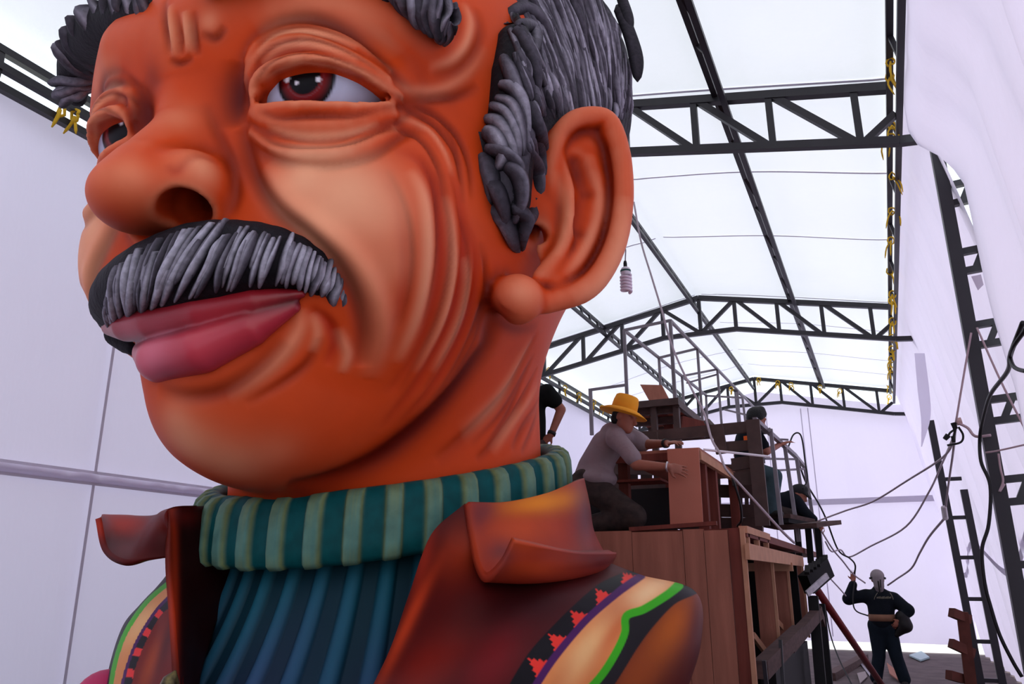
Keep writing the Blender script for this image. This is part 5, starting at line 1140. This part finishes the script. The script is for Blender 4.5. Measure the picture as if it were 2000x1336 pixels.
MB().beam(at5(-.185, -.012, .0), at5(-.195, -.008, -.17), .02, .012).build('strap', SHOE, p5); MB().beam(at5(-.18, .02, .02), at5(-.19, .012, -.09), .014, .012).build('strap', SHOE, p5)
MB().lathe([(.185, -.05), (.20, -.05), (.20, .05), (.185, .05)], W(1723, 1206, YM_), 26).build('belt', TAN, p5, True)['label'] = 'tan tool belt'
PRINT = mat('faded print', (120, 112, 96), rough=.9); m = MB()
bvJ = BVHTree.FromPolygons([v.co[:] for v in jk_o.data.vertices], [list(p.vertices) for p in jk_o.data.polygons])
for k in range(11):
    x = 1713 + k * 2.6; q = hitmesh(bvJ, x, 1169.5 + abs(k - 5) * -.12, .004); q2 = hitmesh(bvJ, x + .6, 1166.0 - (k * 7 % 3) * .5, .004)
    if q is not None and q2 is not None: m.beam(q, q2, .012, .006)
for sgn in (-1, 1):
    pr = None
    for k in range(6):
        q = hitmesh(bvJ, 1726 + sgn * (12 + 6.5 * math.sin(k / 5 * 1.4)), 1158 + k * 2.6, .004)
        if pr is not None and q is not None: m.beam(pr, q, .010, .006)
        pr = q
m.build('back_print', PRINT, p5)
body('tool_bag', [cone([W(1762, 1205, YM_ - .1), W(1768, 1222, YM_ - .1)], [.10, .10], k=.04), cone([W(1768, 1222, YM_ - .1), W(1752, 1240, YM_ - .08)], [.10, .04], k=.04)], SHOE, p5, 0.016)
# ================================================================= SMALL THINGS
# hanging lamp
lb = empty('hanging_lamp', PY(1222, 515, 6.3)); tag(lb, 'spiral energy-saving bulb hanging on a cord beside the giant ear', 'lamp')
q0 = PY(1221, 514, 6.3); sc = 1 / 0.00427 / 1000
M1 = 0.00425
MB().tube([q0 + (0, 0, 0.0), q0 + (0.01, 0, .12), q0 + (-.006, 0, .3), np.array([q0[0], q0[1], zroof(q0[0]) + .10])], 0.006, 6).build('cord', mat('pale cord', (150, 140, 150), rough=.7), lb)
MB().lathe([(.012, .02), (.016, .0), (.017, -.035), (.02, -.04)], q0, 14).build('socket', BLACK, lb, True)
WHT = mat('white glazed plastic', (222, 214, 224), rough=0.35); GLS = mat('frosted white tube', (226, 206, 220), rough=0.25, spec=.5)
MB().lathe([(.02, -.038), (.038, -.05), (.046, -.068), (.046, -.075)], q0, 20).build('base', WHT, lb, True)
MB().lathe([(.047, -.070), (.0475, -.085), (.047, -.087)], q0, 20).build('band', mat('dark green band', (20, 70, 66), rough=.5), lb, True)
MB().lathe([(.046, -.085), (.046, -.098), (.04, -.104), (.04, -.115)], q0, 20).build('base', WHT, lb, True)
P = [];
for i in range(110):
    a = i / 109 * 2 * math.pi * 5.2; h = -.118 - .155 * i / 109; r = .042; P.append(q0 + np.array([r * math.cos(a), r * math.sin(a), h]))
MB().tube(P, .0135, 8).build('spiral_tube', GLS, lb, True)
# cables and ropes
CABW = mat('grey white cable', (168, 152, 160), rough=.6); CABB = mat('black cable', (20, 18, 20), rough=.5); ROPE = mat('pale rope', (176, 150, 156), rough=.9)
def cable(pts, r, m, label, name='cable', cat='cable'):
    P = catmull([PY(*p) for p in pts], 7); return tag(MB().tube(P, r, 7).build(name, m, None, True), label, cat)
cable([(1238, 395, 8.4), (1252, 472, 8.2), (1273, 542, 8.0), (1293, 608, 7.9), (1308, 663, 7.8), (1328, 713, 7.7), (1351, 760, 7.6), (1375, 807, 7.5), (1390, 858, 7.3), (1405, 884, 7.1), (1417, 915, 6.9), (1443, 944, 6.7), (1479, 984, 6.6), (1527, 1037, 6.8), (1551, 1060, 7.2)], .011, CABW, 'long pale cable dropping from the roof ridge across the float')
cable([(1429, 930, 6.9), (1436, 950, 6.85), (1446, 985, 6.9), (1448, 1015, 6.95), (1440, 1028, 7.0)], .010, CABB, 'short black cable hanging down the bench leg')
cable([(1540, 872, 10.3), (1549, 850, 10.4), (1560, 846, 10.4), (1567, 860, 10.4), (1573, 905, 10.4), (1577, 935, 10.3), (1568, 955, 10.2)], .010, CABB, 'black cable looping above the end of the stepped railing')
cable([(1545, 880, 11.2), (1561, 908, 11.4), (1575, 944, 11.8), (1599, 984, 12.5), (1614, 1015, 13.0), (1637, 1074, 13.6), (1659, 1090, 13.9), (1670, 1103, 14.1), (1669, 1122, 14.2)], .013, CABB, 'black cable running from the railing into the raised hand')
cable([(1600, 1030, 12.2), (1626, 1072, 13.0), (1646, 1096, 13.5), (1666, 1121, 14.0), (1690, 1139, 14.15)], .012, CABW, 'pale cable passing over the raised hand and shoulder')
cable([(1669, 1134, 14.2), (1666, 1173, 14.1), (1672, 1193, 14.1), (1696, 1203, 14.1)], .011, CABB, 'black cable loop from the raised hand down to the belt')
cable([(1612, 1058, 13.0), (1624, 1077, 13.4), (1642, 1074, 13.6), (1658, 1088, 13.9), (1700, 1067, 12.8), (1770, 1028, 12.0), (1815, 960, 11.2), (1838, 910, 10.6), (1860, 860, 8.0), (1866, 836, 7.2)], .012, CABW, 'pale cable sagging from the plug cluster to the float, lower one')
cable([(1580, 1024, 11.6), (1650, 998, 11.4), (1706, 979, 11.0), (1773, 938, 10.2), (1837, 897, 8.8), (1860, 867, 7.6), (1866, 838, 7.2)], .011, CABW, 'pale cable sagging from the plug cluster to the float, upper one')
cable([(1845, 1012, 9.5), (1815, 1048, 11.0), (1797, 1079, 12.0), (1780, 1110, 13.0), (1751, 1131, 13.8), (1734, 1143, 14.2)], .013, CABW, 'grey cable from the white switch box to the man in the grey cap')
cable([(1866, 836, 7.2), (1862, 880, 7.9), (1852, 950, 8.9), (1847, 990, 9.5)], .010, CABW, 'grey cable from the plug cluster down to the white switch box')
cable([(1998, 630, 4.5), (1974, 692, 4.8), (1968, 725, 5.2), (1936, 768, 5.9), (1923, 807, 6.4), (1914, 852, 6.95), (1916, 901, 6.95), (1934, 949, 6.9), (1931, 1024, 6.9), (1918, 1073, 6.9), (1923, 1138, 6.9), (1934, 1182, 6.9), (1952, 1239, 6.9), (1978, 1292, 6.9), (1996, 1322, 6.9)], .013, CABB, 'thick black cable hanging down past the near lattice column')
cable([(2006, 640, 4.4), (1980, 676, 4.6), (1973, 697, 4.8), (1982, 718, 4.7), (2006, 726, 4.5)], .011, CABB, 'black cable crossing at the right edge of the cloth wall')
cable([(1897, 650, 6.95), (1882, 735, 7.0), (1867, 825, 7.05)], .008, ROPE, 'pale rope from the near column down to the plug cluster', 'rope', 'rope')
cable([(1908, 640, 6.95), (1955, 745, 6.9), (2004, 842, 6.8)], .008, ROPE, 'pale rope slanting across the two chords of the near column', 'rope', 'rope')
cable([(1868, 825, 7.1), (1890, 836, 7.05), (1905, 852, 7.0), (1935, 850, 6.95)], .011, ROPE, 'pale rope tying the plug cluster to the near column', 'rope', 'rope')
cable([(1925, 884, 6.95), (1950, 880, 6.9), (2004, 868, 6.8)], .007, ROPE, 'thin pale rope from the near column towards the right edge', 'rope', 'rope')
cable([(1950, 886, 6.95), (1954, 915, 6.95), (1959, 940, 6.95), (1952, 960, 6.95), (1962, 945, 6.95)], .008, ROPE, 'knotted end of rope hanging on the near column', 'rope', 'rope')
cable([(1612, 1186, 13), (1622, 1240, 13), (1640, 1290, 12.6), (1668, 1345, 12)], .010, CABB, 'black cable trailing down onto the ground beside the red pole')
cable([(1614, 1122, 11.2), (1640, 1150, 11.6), (1652, 1164, 11.8)], .009, CABW, 'short pale cable end dangling off the black step')
pg = empty('plug_cluster', PY(1866, 838, 7.1)); tag(pg, 'cluster of black plugs and sockets hung from ropes before the cloth', 'plugs')
for a, b, r in (((1862, 826), (1866, 838), .022), ((1852, 850), (1845, 858), .022), ((1861, 852), (1863, 864), .016)): MB().tube([PY(*a, 7.1), PY(*b, 7.1)], [r, r * .8], 9).build('plug', BLACK, pg)
for pts in (((1866, 838), (1856, 845), (1852, 852)), ((1866, 838), (1864, 848), (1862, 856)), ((1872, 834), (1881, 850), (1876, 864), (1850, 870))): MB().tube(catmull([PY(*p, 7.1) for p in pts], 5), .009, 6).build('lead', CABB, pg)
MB().tube([PY(1868, 824, 7.1), PY(1878, 822, 7.1)], [.03, .03], 8).build('socket', mat('beige socket', (196, 160, 156), rough=.7), pg)
sw = empty('switch_box', PY(1845, 1002, 9.5)); tag(sw, 'small white switch box hanging on the farther column', 'switch box')
sb_ = MB(); a = PY(1837, 988, 9.5); b = PY(1853, 1016, 9.5); sb_.box((a[0], 9.46, b[2]), (b[0], 9.54, a[2])); o = sb_.build('case', mat('cream plastic', (200, 190, 196), rough=.5), sw); bv_ = o.modifiers.new('b', 'BEVEL'); bv_.width = .02; bv_.segments = 3
c = (np.array(a) + b) / 2; MB().box((c[0] - .012, 9.445, c[2] - .05), (c[0] + .012, 9.462, c[2] + .05)).build('rocker', mat('grey rocker', (150, 140, 146), rough=.5), sw)
# yellow ties on the beams (parts of the beams they lash)
def find(n_, lab): return [o for o in bpy.data.objects if o.name.startswith(n_) and lab in o.get('label', '')][0]
eR_, eL_, tF = find('eave_lattice', 'right wall'), find('eave_lattice', 'left wall'), find('roof_truss', 'farthest'); rt = random.Random(5)
def tie(P, s, par, tail):
    m = MB(); P = np.asarray(P, float); pts = []
    for i in range(9): a = i / 8 * 2 * math.pi; pts.append(P + np.array([math.cos(a) * .055 * s, rt.uniform(-.02, .02), math.sin(a) * .07 * s]))
    m.tube(pts, .014 * s, 5)
    for k in range(2):
        d = np.array([rt.uniform(-.8, .6), rt.uniform(-.3, .1), -1]); m.tube(catmull([P, P + d * tail * .4 + (rt.uniform(-.03, .03), 0, 0), P + d * tail * np.array([.6, 1, 1])], 3), [.014 * s] * 6 + [.006 * s], 5)
    m.build('tie', YEL, par, True)
for x, y in ((1739, 120), (1738, 150), (1742, 245), (1740, 268), (1743, 345), (1742, 412), (1740, 470), (1738, 530), (1743, 575), (1742, 588), (1743, 628), (1742, 660), (1742, 682), (1741, 702), (1740, 722), (1737, 752), (1737, 776)):
    P = PX(x, y, XR - 0.02); s_ = min(0.95, max(.6, mpp(P) * 1526 / 14)); tie(P, s_, eR_, .22)
for x, y in ((118, 215), (146, 228)): tie(PX(x, y, XL + 0.05), 1.0, eL_, .18)
for x, y in ((1061, 718), (1072, 724), (1103, 758), (1131, 772), (1160, 786), (1176, 797)): tie(PX(x, y, XL + 0.08), 0.9, eL_, .2)
for x, y in ((1482, 742), (1519, 748), (1545, 752), (1428, 760), (1602, 757), (1640, 764)): tie(PY(x, y, FY[4] - .06), 0.9, tF, .16)
# cloth hems of the walls
def hem(k, fn, label=None):
    V, Fc = gridsurf(fn); o = mobj('trim_%d' % k, V, Fc, SEAMC, None, True); tag(o, label, kind='structure')
xw = XL - 0.055
def lw(y): return XL - 0.12 + 0.07
ys_ = np.linspace(0.2, 12, 120); zA, zB = PX(10, 897, xw)[2], PX(10, 928, xw)[2]
r6 = random.Random(2); jag = [r6.uniform(-.03, .03) for _ in ys_]
for k_, (t0_, t1_) in enumerate(((0.0, 0.24), (0.76, 1.0))):
    hem(48 + k_, [[(xw, y, zB + (zA - zB) * t) for y in ys_] for t in (t0_, t1_)], 'flat edge of the gathered hem on the left cloth wall')
Gh = [[(xw + (0.0 if t in (.2, .8) else .035 + jag[i] * .6), y, zB + (zA - zB) * t + (jag[i] * .5 if .2 < t < .8 else 0)) for i, y in enumerate(ys_)] for t in (.2, .35, .5, .65, .8)]
V, Fc = gridsurf(Gh); tag(mobj('trim_40', V, Fc, WALLC, None, True), 'gathered ruffle of the hem on the left cloth wall', kind='structure')
yv0 = PX(214, 740, xw)[1]; yv1 = PX(132, 1300, xw)[1]
hem(41, [[(xw - 0.005, yv0 + (yv1 - yv0) * t + d, PX(214, 740, xw)[2] + (PX(132, 1300, xw)[2] - PX(214, 740, xw)[2]) * t) for d in (-.014, .014)] for t in np.linspace(-0.75, 1.4, 12)], 'vertical seam of the left cloth wall')
ze = PY(1680, 978, YE - .08)[2]
hem(42, [[(x, YE - .08, ze + d) for x in np.linspace(XL, XR + 1.0, 30)] for d in (-.07, .07)])
for k, (x, y) in enumerate(((1600, 1000), (1570, 860), (1500, 850))):
    X = PY(x, y, YE - .09)[0]; hem(43 + k, [[(X + d, YE - .09, z) for z in (0.3, 3.0, 5.7)] for d in (-.012, .012)])
def xr_at(y, z):
    t = 1 - (z - .02) / 5.84; return XR + .09 + 1.08 * t ** .85
zr_ = PX(1790, 990, 1.0)[2]
hem(46, [[(xr_at(y, 1.9 + d + .25 * math.sin(y * .9)) - .06, y, 1.9 + d + .25 * math.sin(y * .9)) for y in np.linspace(8, 20, 60)] for d in (-.05, .05)])
# near sheet hanging inside the right wall, and its loose flap
_e = [PY(x, y, 6.88) for x, y in ((1748, 258), (1790, 280), (1832, 300), (1882, 345), (1903, 420), (1932, 530), (1962, 640), (1992, 760), (2010, 900), (2030, 1330))]
_ez = np.array([p[2] for p in _e])[::-1]; _ex = np.array([p[0] for p in _e])[::-1]
def sheetB(u, v):
    y = 0.6 + 6.3 * u; t = 1 - v; z = 5.92 - 5.87 * t
    reg = XR + 0.06 + 0.85 * t ** 0.8; edge = np.interp(z, _ez, _ex)
    k = 0.15 + 0.85 * u ** 1.6; x = reg + (max(edge, XR + .06) - reg) * k
    x += 1.5 * (0.050 * math.sin(y * 4.2 + 5.5 * t) + 0.035 * math.sin(y * 10 + 8 * t + 1) + 0.03 * math.sin(y * 2 + t * 9)) * min(1, 2.5 * t) * (1 - .5 * u ** 4)
    return (x, y + 0.20 * math.sin(t * 2.2) * u * (1 - u), z)
G = [[sheetB(i / 150, j / 40) for i in range(151)] for j in range(41)]; V, Fc = gridsurf(G); o = mobj('cloth_sheet', V, Fc, WALLC, None, True); tag(o, 'loose white cloth sheet in long folds hanging in front of the near column', 'cloth sheet')
cr = [[PY(1786, 690, 12.2), PY(1806, 690, 12.0)], [PY(1792, 760, 12.0), PY(1816, 770, 11.9)], [PY(1799, 820, 11.8), PY(1817, 818, 11.8)], [PY(1799, 873, 11.7), PY(1801, 872, 11.7)]]
G = refine(cr, 5, 4); V, Fc = gridsurf(G); o = mobj('cloth_flap', V, Fc, WALLC, None, True); tag(o, 'torn pointed cloth flap hanging above the farther column', 'cloth flap')
tg = tag(MB().slab([PY(1897, 540, 7.02), PY(1916, 536, 7.02), PY(1921, 556, 7.02), PY(1910, 567, 7.02)], (0, 1, 0), .004).build('paper_tag', mat('grey paper', (176, 160, 180), rough=.8)), 'small grey tag tied to the near column', 'tag')
# red pole, trestle, ground clutter
REDP = mat('red painted pole', (110, 20, 24), rough=.5, var=.25, vscale=20)
tag(MB().tube([PY(1586, 1138, 10.2), np.array([PZ(1724, 1340, .05)[0], PZ(1724, 1340, .05)[1], .05])], .045, 10).build('red_pole', REDP, None, True), 'red painted pole leaning against the float step', 'pole')
tl = empty('wooden_trestle', (PY(1880, 1330, 12.0)[0], 12.0, 0)); tag(tl, 'brown wooden trestle with cross pieces beside the farther column', 'trestle')
BRW = mat('brown stained wood', (92, 46, 36), rough=.8, var=.25, vscale=6)
tp = PY(1879, 1195, 12.0); MB().beam(tp, (tp[0] - .04, 12.0, 0.0), .13, .10).build('post', BRW, tl)
pb(MB(), (1858, 1196), (1892, 1210), 11.9, 12.05, .10, .11).build('cross_piece', BRW, tl); pb(MB(), (1857, 1256), (1900, 1276), 11.88, 12.05, .09, .11).build('cross_piece', BRW, tl); pb(MB(), (1853, 1318), (1880, 1326), 11.9, 12.05, .10, .11).build('cross_piece', BRW, tl)
def onground(name, a, b, w_, h_, m, label, cat, z=0.0):
    p0, p1 = PZ(a[0], a[1], z + h_ / 2), PZ(b[0], b[1], z + h_ / 2); return tag(MB().beam(p0, p1, w_, h_).build(name, m), label, cat)
onground('timber', (1622, 1322), (1688, 1284), .16, .12, OLDW, 'weathered timber lying on the ground left of the man in the grey cap', 'timber')
onground('metal_bar', (1682, 1297), (1712, 1336), .04, .03, PIPE, 'thin pale bar lying on the ground by the red pole', 'bar')
tag(MB().slab([PZ(1732, 1296, .1), PZ(1738, 1318, .05), PZ(1760, 1334, .03), PZ(1764, 1322, .06)], (0, 0, 1), .02).build('plywood_scrap', PLY), 'scrap of plywood on the ground between the legs of the man', 'scrap')
tag(MB().slab([PZ(1674, 1316, .02), PZ(1680, 1336, .02), PZ(1694, 1322, .02), PZ(1690, 1312, .02)], (0, 0, 1), .01).build('paper_scrap', mat('crumpled pale paper', (150, 136, 136), rough=.9)), 'crumpled pale scrap on the ground near the red pole', 'scrap')
tag(MB().slab([PZ(1776, 1282, .02), PZ(1798, 1292, .02), PZ(1816, 1286, .02), PZ(1800, 1274, .02)], (0, 0, 1), .03).build('plastic_sheet', mat('pale blue plastic', (150, 176, 180), rough=.4)), 'pale bluish plastic sheet by the end wall on the right', 'sheet')
